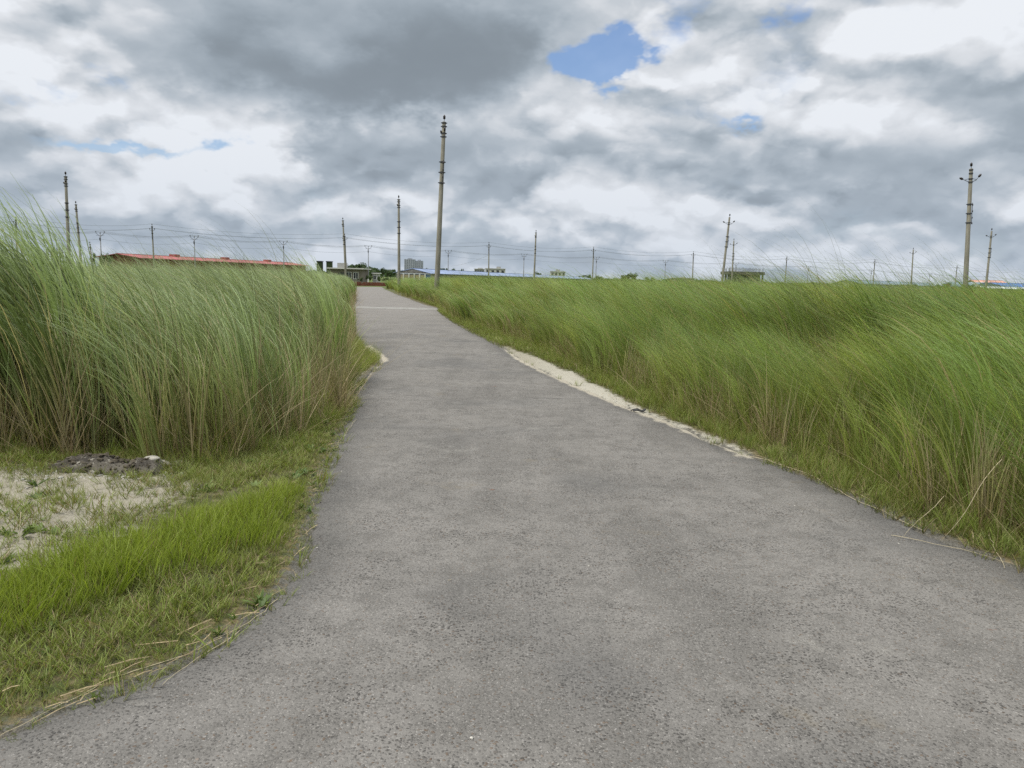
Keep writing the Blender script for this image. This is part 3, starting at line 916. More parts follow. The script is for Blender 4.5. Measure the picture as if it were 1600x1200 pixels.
isl = keep & (g.random(len(x)) < lime * (.25 + .95 * fbm(x, y, 2.6, 79))) & (s > .12)
isn = keep & ~isl
hl = (.65 + .75 * fbm(x, y, 1.3, 74)) * (.42 + .58 * smooth(s, -.05, .4)) * (1 - .3 * rut)
n = isn.sum()
scatter('lawn_grass', np.stack([x, y, z], 1)[isn], g.random(n) * 6.28, (hl * .95 * (.7 + .7 * g.random(len(x))))[isn], g.integers(0, 5, n), lawns, 'short trodden grass on the verge left of the road')
n = isl.sum()
scatter('fresh_grass', np.stack([x, y, z], 1)[isl], g.random(n) * 6.28, (hl * (.55 + .6 * lime) * (.75 + .5 * g.random(len(x))))[isl], g.integers(0, 5, n), limes, 'bright lime-green young grass near the road edge')
# broad-leaved weeds here and there in the verge
leaf_m = grass_mat('broad_leaves', (.07, .10, .03), (.095, .15, .035), (.12, .18, .045), (.30, .22, .10), trans=.3, spread=.4)
broad = [clump('broadleaf', leaf_m, blades(9, .022, .075, .024, 3, .0, .05, 1.5, 1.7, .12, seed=800 + k, lvar=.45, stiff=1.0, tufts=5)) for k in range(4)]
gb = np.random.default_rng(83)
bx_, by_ = gb.uniform(-6.5, -.3, 1500), gb.uniform(2.2, 9, 1500)
m = inside(bx_, by_, verge_poly) & in_view(bx_, by_, .8) & (gb.random(1500) < smooth(fbm(bx_, by_, 1.1, 84), .40, .62)); bx_, by_ = bx_[m], by_[m]
bz, bs_ = with_z(bx_, by_, .002); n = len(bx_)
scatter('broad_leaf_weeds', np.stack([bx_, by_, bz], 1), gb.random(n) * 6.28, .5 + .8 * gb.random(n), gb.integers(0, 4, n), broad, 'small broad-leaved weeds among the verge grass')
# grass on the narrow strips elsewhere along the road
P_, W_, S_ = [], [], []
x, y, g = jgrid(-9, 6.5, 2.0, 40, .06, 55)
near_edge = np.minimum(dist_line(x, y, road_left), dist_line(x, y, road_right))
m = (near_edge < 1.2) & (~inside(x, y, road_poly) | (near_edge < .06)) & in_view(x, y, 1.0) & ~inside(x, y, verge_poly) & (y > 2.0)
x, y, near_edge = x[m], y[m], near_edge[m]
m = g.random(len(x)) < (.9 - sandy(x, y) * 1.3) * (.3 + 1.1 * fbm(x, y, 1.4, 78)) * smooth(near_edge, -.06, .16)
x, y = x[m], y[m]; z, s = with_z(x, y, -.004); z = np.maximum(z, -.01)
scatter('lawn_grass', np.stack([x, y, z], 1), g.random(len(x)) * 6.28, (.6 + .9 * g.random(len(x))), g.integers(0, 5, len(x)),
        [clump('lawn', lawn_m, blades(22, .05, .10, .0045, 3, .05, .1, 1.2, 1.2, .14, seed=640 + k, lvar=.5)) for k in range(5)], 'short grass creeping along the road edges')

# ------------------------------------------------------------------ mesh builder for objects
class MB:
    def __init__(self): self.v, self.f = [], []
    def add(self, vs, fs):
        o = len(self.v); self.v += [tuple(p) for p in vs]; self.f += [tuple(i + o for i in q) for q in fs]
        return self
    def box(self, x0, x1, y0, y1, z0, z1):
        v = [(x, y, z) for z in (z0, z1) for x, y in ((x0, y0), (x1, y0), (x1, y1), (x0, y1))]
        return self.add(v, [(3, 2, 1, 0), (4, 5, 6, 7), (0, 1, 5, 4), (1, 2, 6, 5), (2, 3, 7, 6), (3, 0, 4, 7)])
    def tube(self, pts, rad, n=6, cap=True):
        pts = [Vector(p) for p in pts]
        if not isinstance(rad, (list, tuple)): rad = [rad] * len(pts)
        vs = []
        for i, p in enumerate(pts):
            d = (pts[min(i + 1, len(pts) - 1)] - pts[max(i - 1, 0)]).normalized()
            a = d.cross(Vector((0, 0, 1)) if abs(d.z) < .9 else Vector((0, 1, 0))).normalized(); b = d.cross(a)
            for k in range(n):
                w = 2 * math.pi * (k + .5) / n
                vs.append(p + (a * math.cos(w) + b * math.sin(w)) * rad[i])
        fs = []
        for i in range(len(pts) - 1):
            for k in range(n):
                q = (k + 1) % n
                fs.append((i * n + k, i * n + q, i * n + n + q, i * n + n + k))
        if cap: fs += [tuple(range(n)), tuple(range((len(pts) - 1) * n, len(pts) * n))[::-1]]
        return self.add(vs, fs)
    def lathe(self, prof, n=12, c=(0, 0, 0)):
        vs = [(c[0] + r * math.cos(2 * math.pi * k / n), c[1] + r * math.sin(2 * math.pi * k / n), c[2] + z) for r, z in prof for k in range(n)]
        fs = [(i * n + k, i * n + (k + 1) % n, i * n + n + (k + 1) % n, i * n + n + k) for i in range(len(prof) - 1) for k in range(n)]
        fs += [tuple(range(n))[::-1], tuple(range((len(prof) - 1) * n, len(prof) * n))]
        return self.add(vs, fs)
    def prism(self, poly, y0, y1):
        """outline in x-z pushed along y"""
        n = len(poly)
        vs = [(x, y0, z) for x, z in poly] + [(x, y1, z) for x, z in poly]
        return self.add(vs, [tuple(range(n))[::-1], tuple(range(n, 2 * n))] + [(i, (i + 1) % n, n + (i + 1) % n, n + i) for i in range(n)])
    def build(self, name, mat, parent=None, smooth=False):
        me = bpy.data.meshes.new(name); me.from_pydata(self.v, [], self.f)
        if smooth:
            me.polygons.foreach_set('use_smooth', [True] * len(me.polygons))
        bm_ = bmesh.new(); bm_.from_mesh(me); bmesh.ops.recalc_face_normals(bm_, faces=bm_.faces); bm_.to_mesh(me); bm_.free()
        return link(name, me, parent, mat)


# ------------------------------------------------------------------ utility poles
m_conc, t, out = new_mat('pole_concrete')
P = objco(t)
mpn = t.nodes.new('ShaderNodeMapping'); t.links.new(P.s, mpn.inputs[0]); mpn.inputs['Scale'].default_value = (3, 3, .5)
nz = noise(t, S(t, mpn.outputs[0]), 2.0, 5, .6)
cc = mixc(t, nz.step(.3, .7), (.135, .128, .100), (.225, .212, .168))
cc = mixc(t, noise(t, P, .9, 5, .65).step(.52, .7) * .5, cc, (.10, .105, .075))
pbsdf(t, out, cc, .9, .15, noise(t, P, 30, 4, .6), .3, .01)
m_dark = plain('galvanised_dark', (.045, .047, .05), .6, .3, 6, .4)
m_ins = plain('insulator_brown', (.030, .022, .020), .35, .3, 8, .5)
m_steel = plain('pole_steel', (.16, .165, .17), .6, .25, 3, .4)
m_line = plain('line_cable', (.22, .225, .235), .6, .1, 1, .3)


def pole_at(px, py, H, bx=None, by=None):
    """foot, lean and top of a pole H metres tall whose top shows at that pixel"""
    d = ray(px, py); dist = (H - EYE) / (d.z / d.y)
    top = reach(px, py, dist)
    lean = 0.0
    if bx is not None:
        b = reach(bx, by, dist); lean = (top.x - b.x) / (top.z - b.z)
    foot = Vector((top.x - lean * H, dist, 0))
    return foot, math.atan(lean)


def shaft(r, H, r0, r1, mat, n=10):
    return MB().lathe([(r0, -.3), (r0, 0), (r1, H - .02), (r1 * .8, H)], n).build('pole_shaft', mat, r, True)


def band(r, z, rad, ear=.07, w=.045):
    m = MB().lathe([(rad + .004, z - w), (rad + .022, z - w), (rad + .022, z + w), (rad + .004, z + w)], 10)
    for s in (-1, 1): m.box(*sorted((s * (rad + .010), s * (rad + .012 + ear))), -.028, .028, z - .028, z + .028)
    return m.build('clamp_band', m_dark, r)


def pin(r, base, tip, size=1.0, name='pin_insulator'):
    b, p = Vector(base), Vector(tip); d = (p - b)
    m = MB().tube([b, p], .018 * size, 6)
    o = m.build('insulator_pin', m_dark, r)
    k = .24 * size
    u = d.normalized()
    m2 = MB().tube([p - u * .03, p + u * .02, p + u * k * .35, p + u * k * .45, p + u * k * .8, p + u * k], [.05 * size, .088 * size, .07 * size, .092 * size, .06 * size, .03 * size], 8)
    m2.build(name, m_ins, o, True)
    return o


def rad_at(z, H, r0, r1): return r0 + (r1 - r0) * z / H


poles = []


def concrete_pole(px, py, bx, by, label, H=10.3, arms=False, rack=True, detail=2, yaw=0.0, r0=.185, r1=.115):
    foot, ln = pole_at(px, py, H, bx, by)
    r = empty('utility_pole', foot, (0, ln, yaw))
    tag(r, label, 'utility pole', 'bare concrete poles standing over the grass')
    shaft(r, H, r0, r1, m_conc)
    q = lambda z: rad_at(z, H, r0, r1)
    pin(r, (0, 0, H - .02), (0, 0, H + .18), 1.0)
    zs = [H - .08, H - .30, H - .72, H - .93]
    if arms: zs = [H - .1, H - .34, H - .72, H - .95]
    if detail < 2: zs = zs[::2] + [zs[-1]] if not arms else zs[2:]
    for z in zs: band(r, z, q(z), .07 if not arms else .02)
    if arms:
        for s in (-1, 1):
            w = q(H - .9)
            MB().tube([(s * w, 0, H - .93), (s * (w + .30), 0, H - .80)], .022, 6).tube([(s * w, 0, H - .70), (s * (w + .30), 0, H - .78)], .016, 6).build('side_bracket', m_dark, r)
            pin(r, (s * (w + .27), 0, H - .81), (s * (w + .46), 0, H - (.72 if s < 0 else .58)), 1.0)
    else:
        pin(r, (.05, -q(H - .6) + .02, H - .72), (.07, -q(H - .6) - .05, H - .56), .8)
        pin(r, (-q(H - .8), 0, H - .82), (-q(H - .8) - .03, -.02, H - .70), .7)
    if rack:
        for z in (H - 2.5, H - 3.15, H - 3.8): band(r, z, q(z), .075)
        m = MB(); w = q(H - 3)
        a = (.10, -w - .05) if not arms else (w + .05, -.06)
        m.tube([(a[0], a[1], H - 2.4), (a[0] - .01, a[1], H - 3.9)], .022, 5)
        m.build('secondary_rack', m_dark, r)
        for z in (H - 2.55, H - 3.0, H - 3.45, H - 3.85):
            MB().lathe([(.03, -.06), (.055, -.05), (.03, 0), (.055, .05), (.03, .06)], 8, (a[0], a[1] - .03, z)).build('spool_insulator', m_ins, r, True)
    return r


concrete_pole(694, 190, 683, 438, 'tallest concrete pole, leaning slightly right beside the road bend', H=11.5, detail=2)
concrete_pole(623, 311, 623.5, 430, 'upright concrete pole between the grey towers and the end of the road', detail=2)
concrete_pole(102.5, 275, 107.5, 394, 'tall concrete pole at far left beside a thinner leaning one', detail=2)
concrete_pole(118.5, 319, 125.5, 399, 'thin concrete pole leaning left, close behind the tall pole at far left', detail=1)
concrete_pole(535.7, 344, 540, 424, 'concrete pole at the left side of the road end, with a second pole touching it', detail=1)
concrete_pole(837.5, 363, 834.8, 428, 'concrete pole in front of the middle of the long blue roof', detail=1)
concrete_pole(1140, 339, 1129, 434, 'strongly tilted concrete pole left of the unfinished concrete frame', arms=True, detail=1)
concrete_pole(1146.7, 376, 1144, 427, 'upright concrete pole rising over the unfinished concrete frame', arms=True, detail=1)
concrete_pole(1517.5, 263, 1508, 454, 'big concrete pole at the right with two side insulators', arms=True, detail=2)
concrete_pole(1549.5, 361, 1540, 454, 'tilted concrete pole at far right before the curved grey roof', arms=True, detail=1)
concrete_pole(1427, 390, 1423.5, 447, 'concrete pole standing before the long grey-blue roof', arms=True, detail=1, rack=False)
concrete_pole(140.5, 381, 143, 404, 'short concrete pole just right of the two poles at far left', H=6.2, detail=1, rack=False, r0=.14, r1=.10)

# the pole line with the upper pair of wires
line2 = [(25, 342, 26, 380, 'wire-carrying pole at far left half hidden by the tall grass tuft'), (237.5, 353, 240, 402, 'wire-carrying pole in front of the left end of the red roof'),
         (538.7, 368, 541, 424, 'wire-carrying pole overlapping the leaning pole at the road end'), (764, 381, 763.5, 428, 'wire-carrying pole in front of the blue roof and the pale unfinished house'),
         (927.5, 388, 926, 428, 'wire-carrying pole at the right end of the blue roof'), (1083.5, 395, 1082, 436, 'wire-carrying pole left of the strongly tilted pole'),
         (1229.5, 402, 1226.5, 442, 'wire-carrying pole right of the unfinished concrete frame'), (1367, 407, 1364, 445, 'wire-carrying pole at the left end of the grey-blue roof'),
         (1495.5, 416, 1492, 448, 'wire-carrying pole just left of the big pole at the right')]
tops2 = []
for px, py, bx, by, lab in line2:
    H = 10.3
    foot, ln = pole_at(px, py, H, bx, by)
    r = empty('utility_pole', foot, (0, ln, 0))
    tag(r, lab, 'utility pole', 'poles of the wire line behind the field')
    shaft(r, H, .19, .125, m_conc, 8)
    MB().box(-.15, .15, -.15, .15, H - .25, H - .12).box(-.14, .14, -.17, .17, H - 1.5, H - 1.38).build('clamp_band', m_dark, r)
    MB().box(-.07, .07, -.17, -.11, H - 2.6, H - .1).build('cable_duct', m_dark, r)
    pin(r, (0, 0, H - .02), (0, 0, H + .18), 1.1)
    for s in (-1, 1):
        MB().tube([(s * .1, 0, H - .95), (s * .48, 0, H - .80)], .03, 5).build('side_bracket', m_dark, r)
        pin(r, (s * .44, 0, H - .83), (s * .46, 0, H - .66), 1.0)
    M = Matrix.Translation(foot) @ Euler((0, ln, 0)).to_matrix().to_4x4()
    tops2.append([M @ Vector(p) for p in ((0, 0, H + .40), (-.46, 0, H - .44), (.46, 0, H - .44))])

# the farther line of slim poles with V-shaped arms
line3 = [(156.5, 366, 'far slim pole with V-shaped arms left of the red roof'), (303.5, 372, 'far slim pole with V-shaped arms above the red roof middle'),
         (443, 380, 'far slim pole with V-shaped arms near the right end of the red roof'), (575.5, 387, 'far slim pole with V-shaped arms over the dark trees at the road end'),
         (700.5, 394, 'far slim pole with V-shaped arms just right of the tallest pole'), (818.8, 399.5, 'far slim pole with V-shaped arms left of the pole before the blue roof middle'),
         (932, 404, 'far slim pole with V-shaped arms beside the right end of the blue roof'), (1040, 409, 'far slim pole with V-shaped arms between blue roof and tilted pole'),
         (1150, 413, 'far slim pole with V-shaped arms behind the unfinished concrete frame'), (1263, 418, 'far slim pole with V-shaped arms standing alone right of the concrete frame'),
         (1361.5, 423.5, 'far slim pole with V-shaped arms at the left end of the grey-blue roof'), (1453, 429, 'far slim pole with V-shaped arms beyond the right end of the grey-blue roof'),
         (1541, 433.5, 'far slim pole with V-shaped arms peeping out behind the tilted pole at far right')]
tops3 = []
for px, py, lab in line3:
    H = 10.0
    foot, _ = pole_at(px, py, H)
    r = empty('utility_pole', foot)
    tag(r, lab, 'utility pole', 'far poles with V-shaped arms')
    MB().lathe([(.17, -.3), (.17, 0), (.10, H)], 8).build('pole_shaft', m_steel, r, True)
    for s in (-1, 1):
        MB().tube([(s * .06, 0, H - .55), (s * 1.05, 0, H + .30)], .05, 4).build('crossarm', m_dark, r)
        pin(r, (s * 1.0, 0, H + .24), (s * 1.02, 0, H + .45), 1.25)
    MB().tube([(-1.0, 0, H - .30), (1.0, 0, H - .30)], .035, 4).build('arm_brace', m_dark, r)
    MB().box(-.14, .14, -.25, -.10, H - 1.5, H - .8).build('switch_box', m_dark, r)
    pin(r, (0, 0, H), (0, 0, H + .15), 1.3)
    tops3.append([foot + Vector(p) for p in ((0, 0, H + .42), (-1.02, 0, H + .70), (1.02, 0, H + .70), (0, -.2, H - 1.15))])


def wire(a, rad, sag, label, group, extend=True):
    pts = list(a)
    if extend:
        pts = [pts[0] + (pts[0] - pts[1])] + pts + [pts[-1] + (pts[-1] - pts[-2])]
    path = []
    for p, q in zip(pts[:-1], pts[1:]):
        n = 10
        for i in range(n):
            f = i / n
            path.append(p.lerp(q, f) - Vector((0, 0, 4 * sag * f * (1 - f))))
    path.append(pts[-1])
    o = MB().tube(path, rad, 4).build('overhead_wire', m_line, None)
    tag(o, label, 'wire', group)
    return o


for k in range(3):
    wire([p[k] for p in tops2], .023, .9, ('top overhead wire, on the pole tips of the nearer line of wire-carrying poles', 'overhead wire on the left arms of the nearer line of wire-carrying poles', 'overhead wire on the right arms of the nearer line of wire-carrying poles')[k], 'wires of the nearer pole line')
for k in range(4):
    wire([p[k] for p in tops3], .028, .8, ('overhead wire on the middle pins of the far poles with V-shaped arms', 'overhead wire on the left arm tips of the far poles with V-shaped arms', 'overhead wire on the right arm tips of the far poles with V-shaped arms', 'lowest overhead wire, below the arms of the far poles with V-shaped arms')[k], 'wires of the farther pole line')
p764 = pole_at(764, 381, 10.3, 763.5, 428)[0]
wire([p764 + Vector((0, 0, 7.6)), reach(704, 416, p764.y + 25)], .022, .5, 'single cable sloping down from the pole to the blue roof', None, False)

# ------------------------------------------------------------------ far buildings
def plaster(name, col, **k): return plain(name, col, k.pop('rough', .9), k.pop('var', .16), k.pop('scale', .35), .15, 0.0, k.pop('dirt', tuple(x * .6 for x in col)))


def sheet_mat(name, col, pitch=.9, rust=None):
    m, t, out = new_mat(name)
    P = objco(t); sp = t.nodes.new('ShaderNodeSeparateXYZ'); t.links.new(P.s, sp.inputs[0])
    w = (S(t, sp.outputs[0]) * (6.283 / pitch))._m('SINE')
    c = mixc(t, noise(t, P, .12, 5, .6).step(.3, .7), tuple(x * .78 for x in col), tuple(min(1, x * 1.2) for x in col))
    # single sheets differ a little
    sh = t.nodes.new('ShaderNodeTexWhiteNoise'); sh.noise_dimensions = '1D'
    fl = (S(t, sp.outputs[0]) * .35)._m('FLOOR'); t.links.new(fl.s, sh.inputs['W'])
    c = mixc(t, S(t, sh.outputs[0]) * .25, c, tuple(x * .6 for x in col))
    if rust: c = mixc(t, noise(t, P, .5, 6, .7).step(.54, .66) * .6, c, rust)
    pbsdf(t, out, c, .5, .35, w, .5, .04)
    return m


m_redroof = sheet_mat('red_roof_sheet', (.31, .065, .068), rust=(.33, .14, .13))
m_maroon = plaster('maroon_brick', (.20, .075, .05))
m_blueroof = sheet_mat('blue_roof_sheet', (.19, .24, .36), rust=(.32, .35, .39))
m_bluewall = sheet_mat('blue_wall_sheet', (.045, .12, .33))
m_beige = plaster('beige_plaster', (.36, .33, .27))
m_grey = plaster('grey_concrete', (.30, .30, .28))
m_pale = plaster('pale_plaster', (.48, .47, .43))
m_brown = plaster('brown_plaster', (.19, .165, .135))
m_glass = plain('dark_opening', (.02, .022, .026), .25, .2, 1, .5)
m_white = plaster('white_paint', (.68, .67, .63))
m_tower = plaster('tower_grey', (.30, .32, .35))
m_towershade = plaster('tower_window', (.17, .185, .21))
m_greyroof = sheet_mat('grey_blue_roof_sheet', (.16, .22, .29))
m_pink = sheet_mat('salmon_roof_sheet', (.50, .26, .20))
m_silver = sheet_mat('pale_roof_sheet', (.50, .53, .56))
m_ochre = plaster('ochre_wall', (.27, .22, .14))


def axis(pxa, da, pxb, db, py=440):
    """root at the first foot, x axis running to the second; returns root matrix data and length"""
    a = reach(pxa, py, da); b = reach(pxb, py, db)
    v = Vector((b.x - a.x, b.y - a.y, 0))
    return Vector((a.x, a.y, 0)), math.atan2(v.y, v.x), v.length


def window(r, x, z, w, h, y=0.0, frame=None, depth=.12, bars=1):
    """frame standing proud of the wall face y, dark pane inside it"""
    m = MB(); e = .08
    m.box(x, x + w, y - .05, y + depth, z - e, z).box(x, x + w, y - .05, y + depth, z + h, z + h + e)
    m.box(x - e, x, y - .05, y + depth, z - e, z + h + e).box(x + w, x + w + e, y - .05, y + depth, z - e, z + h + e)
    for k in range(bars):
        q = x + w * (k + 1) / (bars + 1); m.box(q - .03, q + .03, y - .045, y - .012, z, z + h)
    f = m.build('window', frame or m_white, r)
    MB().box(x, x + w, y - .006, y + .02, z, z + h).build('pane', m_glass, f)
    return f


def gable_shed(label, pxa, da, pxb, db, width, eave, ridge, mroof, mwall, over=.8, wins=(), mframe=None):
    loc, yaw, L = axis(pxa, da, pxb, db)
    r = empty('shed', loc, (0, 0, yaw)); tag(r, label, 'shed')
    # long wall with openings left in it
    prof = [(0, 0), (width, 0), (width, eave - .05), (width / 2, ridge - .12), (0, eave - .05)]
    m = MB()
    n = len(prof)
    vs = [(0, y, z) for y, z in prof] + [(L, y, z) for y, z in prof]
    m.add(vs, [tuple(range(n)), tuple(range(n, 2 * n))[::-1]] + [(i, (i + 1) % n, n + (i + 1) % n, n + i) for i in range(n)])
    m.build('wall', mwall, r)
    th = .10
    sl = (ridge - eave) / (width / 2)
    for s in (0, 1):
        y0, y1 = (-over, width / 2 - .02) if s == 0 else (width + over, width / 2 + .02)
        z0 = eave - over * sl
        q = [(-over, y0, z0), (L + over, y0, z0), (L + over, y1, ridge), (-over, y1, ridge)]
        MB().add(q + [(a, b, c + th) for a, b, c in q], [(0, 1, 2, 3), (4, 5, 6, 7), (0, 1, 5, 4), (1, 2, 6, 5), (2, 3, 7, 6), (3, 0, 4, 7)]).build('roof_slope', mroof, r)
    MB().box(-over - .05, L + over + .05, width / 2 - .25, width / 2 + .25, ridge + .06, ridge + .2).build('ridge_cap', mroof, r)
    for (x, z, w, h) in wins: window(r, x, z, w, h, -.02, mframe)
    return r, L


r, L = gable_shed('long red-roofed shed with maroon walls beyond the grass on the left', 220, 200, 478, 292, 12, 4.75, 5.6, m_redroof, m_maroon, 1.0)
for x in (22, 48, 75): MB().box(x, x + 2.2, 5, 7, 5.7, 6.3).build('roof_vent', m_redroof, r)
r, L = gable_shed('long low shed with blue metal roof and beige wall right of the tallest pole', 672, 232, 926, 560, 11, 2.75, 3.95, m_blueroof, m_beige, .7,
                  [(8.5 + 5.2 * k, 1.0, 1.7, 1.2) for k in range(12)], m_grey)
MB().box(-3.2, -.72, -.4, 9, 0, 2.45).build('blue_annex', m_bluewall, r)
MB().box(-3.5, -.74, -.8, 9.3, 2.46, 2.62).build('annex_roof', m_silver, r)

gable_shed('long grey-blue roofed shed on the horizon left of the big pole at the right', 1344, 420, 1470, 520, 14, 3.8, 5.5, m_greyroof, m_silver, 1.0)
gable_shed('salmon-roofed shed on the horizon at far right', 1532, 430, 1580, 430, 18, 5.0, 7.2, m_pink, m_beige, .6)
gable_shed('dark blue roofed shed cut by the right edge of the photo', 1573, 380, 1680, 400, 16, 3.7, 5.5, m_bluewall, m_silver, .8)
# barrel roof
loc, yaw, L = axis(1527, 370, 1556, 372)
r = empty('shed', loc, (0, 0, yaw)); tag(r, 'grey barrel-roofed shed between the tilted pole and the salmon roof', 'shed')
MB().box(0, L, 0, 22, 0, 3.2).build('wall', m_beige, r)
arc = [(L / 2 - (L / 2 + .4) * math.cos(math.pi * k / 12), 3.2 + 2.3 * math.sin(math.pi * k / 12)) for k in range(13)]
MB().prism(arc + [(L / 2 + .2 + .2 * 0, 3.15)], -.5, 22.5).build('barrel_roof', m_greyroof, r)
# long pale low roof in front
gable_shed('low shed with pale flat-looking roof in front of the far-right sheds', 1546, 330, 1690, 345, 10, 2.6, 3.3, m_silver, m_brown, .6)

# house and small things where the road ends
loc, yaw, L = axis(516, 146, 566, 146)
r = empty('house', loc, (0, 0, yaw)); tag(r, 'low brown house with flat pale roof left of the road end', 'house')
MB().box(0, L, 0, 6, 0, 2.75).build('wall', m_brown, r)
MB().box(-.5, L + .5, -.7, 6.5, 2.76, 2.98).build('roof', m_pale, r)
MB().box(1.0, 2.6, 1.5, 3.1, 2.985, 3.9).build('water_tank', m_grey, r)
for x in (L - 2.9, L - 1.6): window(r, x, 1.0, .8, 1.15, -.02)
d_ = MB().box(L - 4.4, L - 3.4, -.05, .05, 0, 2.1).build('door', m_glass, r)
loc, yaw, L = axis(582, 152, 592, 152)
r = empty('guard_booth', loc, (0, 0, yaw)); tag(r, 'small pale booth with flat roof beyond the road end', 'booth')
MB().box(0, L, 0, 1.5, 0, 2.05).build('wall', m_pale, r)
MB().box(-.25, L + .25, -.3, 1.8, 2.06, 2.2).build('roof', m_white, r)
window(r, .2, .95, .55, .7, -.02)
loc = reach(575.3, 440, 128); loc.z = 0
r = empty('marker_post', loc); tag(r, 'small white tapering post standing at the road end', 'post')
MB().lathe([(.16, 0), (.15, .25), (.09, .3), (.065, 1.0), (.03, 1.1)], 8).build('post_body', m_white, r)
MB().box(-.3, .3, -.3, .3, -.1, .08).build('post_base', m_grey, r)
# low brick wall closing the road
loc, yaw, L = axis(546, 120, 604, 122)
r = empty('brick_wall', loc, (0, 0, yaw)); tag(r, 'low rust-red brick wall across the far end of the road', 'wall')
wm = MB()
rr_ = random.Random(5)
for c_ in range(6):
    x = -.12 * (c_ % 2)
    hgt_ = .105
    while x < L:
        w = .25
        if not (c_ > 3 and rr_.random() < .3): wm.box(max(x, 0) + .006, min(x + w, L) - .006, rr_.uniform(-.015, .015), .25, c_ * hgt_ + .006, c_ * hgt_ + hgt_ - .006)
        x += w
wb = wm.build('brick_courses', m_maroon, r); wb['kind'] = 'stuff'
MB().box(0.01, L - .01, .03, .22, 0, .61).build('mortar_core', m_brown, r)
# two overgrown dark pillars at the left of the road end
m_creeper = plain('creeper', (.035, .05, .022), .9, .5, 4)
for px, lab in ((499, 'left one of two dark square overgrown pillars above the grass'), (514, 'right one of two dark square overgrown pillars above the grass')):
    loc = reach(px - 4.0, 440, 150); loc.z = 0
    r = empty('gate_pillar', loc); tag(r, lab, 'pillar', 'dark overgrown pillars')
    MB().box(0, 1.0, 0, 1.0, 0, 4.05).build('pillar_shaft', m_creeper, r)
    MB().box(-.08, 1.08, -.08, 1.08, 4.053, 4.22).build('pillar_cap', m_glass, r)
# ochre boundary wall
loc, yaw, L = axis(622, 180, 664, 180)
r = empty('boundary_wall', loc, (0, 0, yaw)); tag(r, 'ochre boundary wall with pale columns between road end and blue shed', 'wall')
MB().box(0, L, 0, .2, 0, 2.1).build('wall_panel', m_ochre, r)
for k in range(6): MB().box(k * L / 5 - .14, k * L / 5 + .14, -.1, .3, 0, 2.3).build('column', m_pale, r)

# towers far off
def tower(label, pxa, pxb, pytop, d, floors, bays):
    loc, yaw, L = axis(pxa, d, pxb, d)
    H = reach((pxa + pxb) / 2, pytop, d).z
    r = empty('tower_block', loc, (0, 0, yaw)); tag(r, label, 'tower block', 'grey towers on the horizon')
    MB().box(0, L, 0, L * .8, 0, H).build('wall', m_tower, r)
    MB().box(L * .3, L * .7, L * .2, L * .6, H + .01, H + 2.2).build('stair_head', m_tower, r)
    for b in range(bays):
        x = L * (b + .2) / bays
        for f in range(floors):
            z = H * (f + .35) / floors
            fr = MB().box(x, x + L * .55 / bays, -.25, -.02, z - .2, z).build('window', m_tower, r)
            MB().box(x, x + L * .55 / bays, -.06, -.01, z + .01, z + H * .45 / floors).build('pane', m_towershade, fr)
tower('left and wider one of the grey tower blocks on the horizon', 631.5, 647.5, 405, 1500, 10, 5)
tower('right one of the grey tower blocks on the horizon', 648.5, 660, 407.5, 1560, 10, 4)

def pale_house(label, pxa, pxb, pytop, txa, txb, tytop, d, mat, floors=2, bays=4):
    loc, yaw, L = axis(pxa, d, pxb, d)
    H = reach((pxa + pxb) / 2, pytop, d).z; T = reach((txa + txb) / 2, tytop, d).z
    r = empty('unfinished_house', loc, (0, 0, yaw)); tag(r, label, 'house')
    MB().box(0, L, 0, 9, 0, H).build('wall', mat, r)
    MB().box(-.4, L + .4, -.5, 9.5, H + .003, H + .35).build('roof_slab', m_pale, r)
    a = (txa - pxa) * d / F; b = (txb - pxa) * d / F
    MB().box(a, b, 2, 7, H + .353, T).build('stair_tower', m_grey, r)
    for f in range(floors):
        for k in range(bays):
            window(r, L * (k + .25) / bays, H * (f + .3) / floors, L * .5 / bays, H * .45 / floors, -.02, mat)
pale_house('pale unfinished house with dark stair tower behind the blue roof', 758, 789, 420, 775, 781.5, 416.5, 620, m_pale)
pale_house('pale house with square stair tower behind the right part of the blue roof', 860, 883, 424.5, 868, 874.5, 421, 640, m_pale)
pale_house('low beige house on the horizon left of the strongly tilted pole', 1054, 1085, 435.0, 1066, 1072, 432.5, 430, m_beige, 1, 4)
pale_house('small grey house behind the blue roof left of the pale unfinished house', 741, 756, 420.5, 746, 753, 418.5, 560, m_grey)

def frame_house(label, pxa, pxb, pytop, d, floors, nx, depth, mat, rebar=1.2, slab=.35, back=None):
    loc, yaw, L = axis(pxa, d, pxb, d)
    H = reach((pxa + pxb) / 2, pytop, d).z
    r = empty('unfinished_house', loc, (0, 0, yaw)); tag(r, label, 'building frame')
    fh = H / floors
    for f in range(floors):
        MB().box(-.4, L + .4, -.4, depth + .4, (f + 1) * fh - slab, (f + 1) * fh).build('floor_slab', mat, r)
    for i in range(nx):
        for j in (0, 1, 2):
            x = L * i / (nx - 1); y = depth * j / 2
            for f in range(floors):
                MB().box(x - .17, x + .17, y - .17, y + .17, f * fh + (.002 if f else 0), (f + 1) * fh - slab - .003).build('column', mat, r)
            if rebar:
                m = MB()
                for a in (-.1, .1):
                    for b in (-.1, .1): m.tube([(x + a, y + b, H), (x + a * 1.2, y + b, H + rebar * (.8 + .4 * rr_.random()))], .022, 4)
                m.build('rebar', m_dark, r)
    MB().box(L * .04, L * .96, depth * .46, depth * .5, 0, fh - slab - .01).build('back_wall', back or m_brown, r)
frame_house('unfinished concrete frame with rebar sticking out of its roof, right of the tilted pole', 1140, 1191, 424.5, 190, 1, 11, 7, plaster('mossy_concrete', (.10, .105, .075)), .9, .75, m_pale)
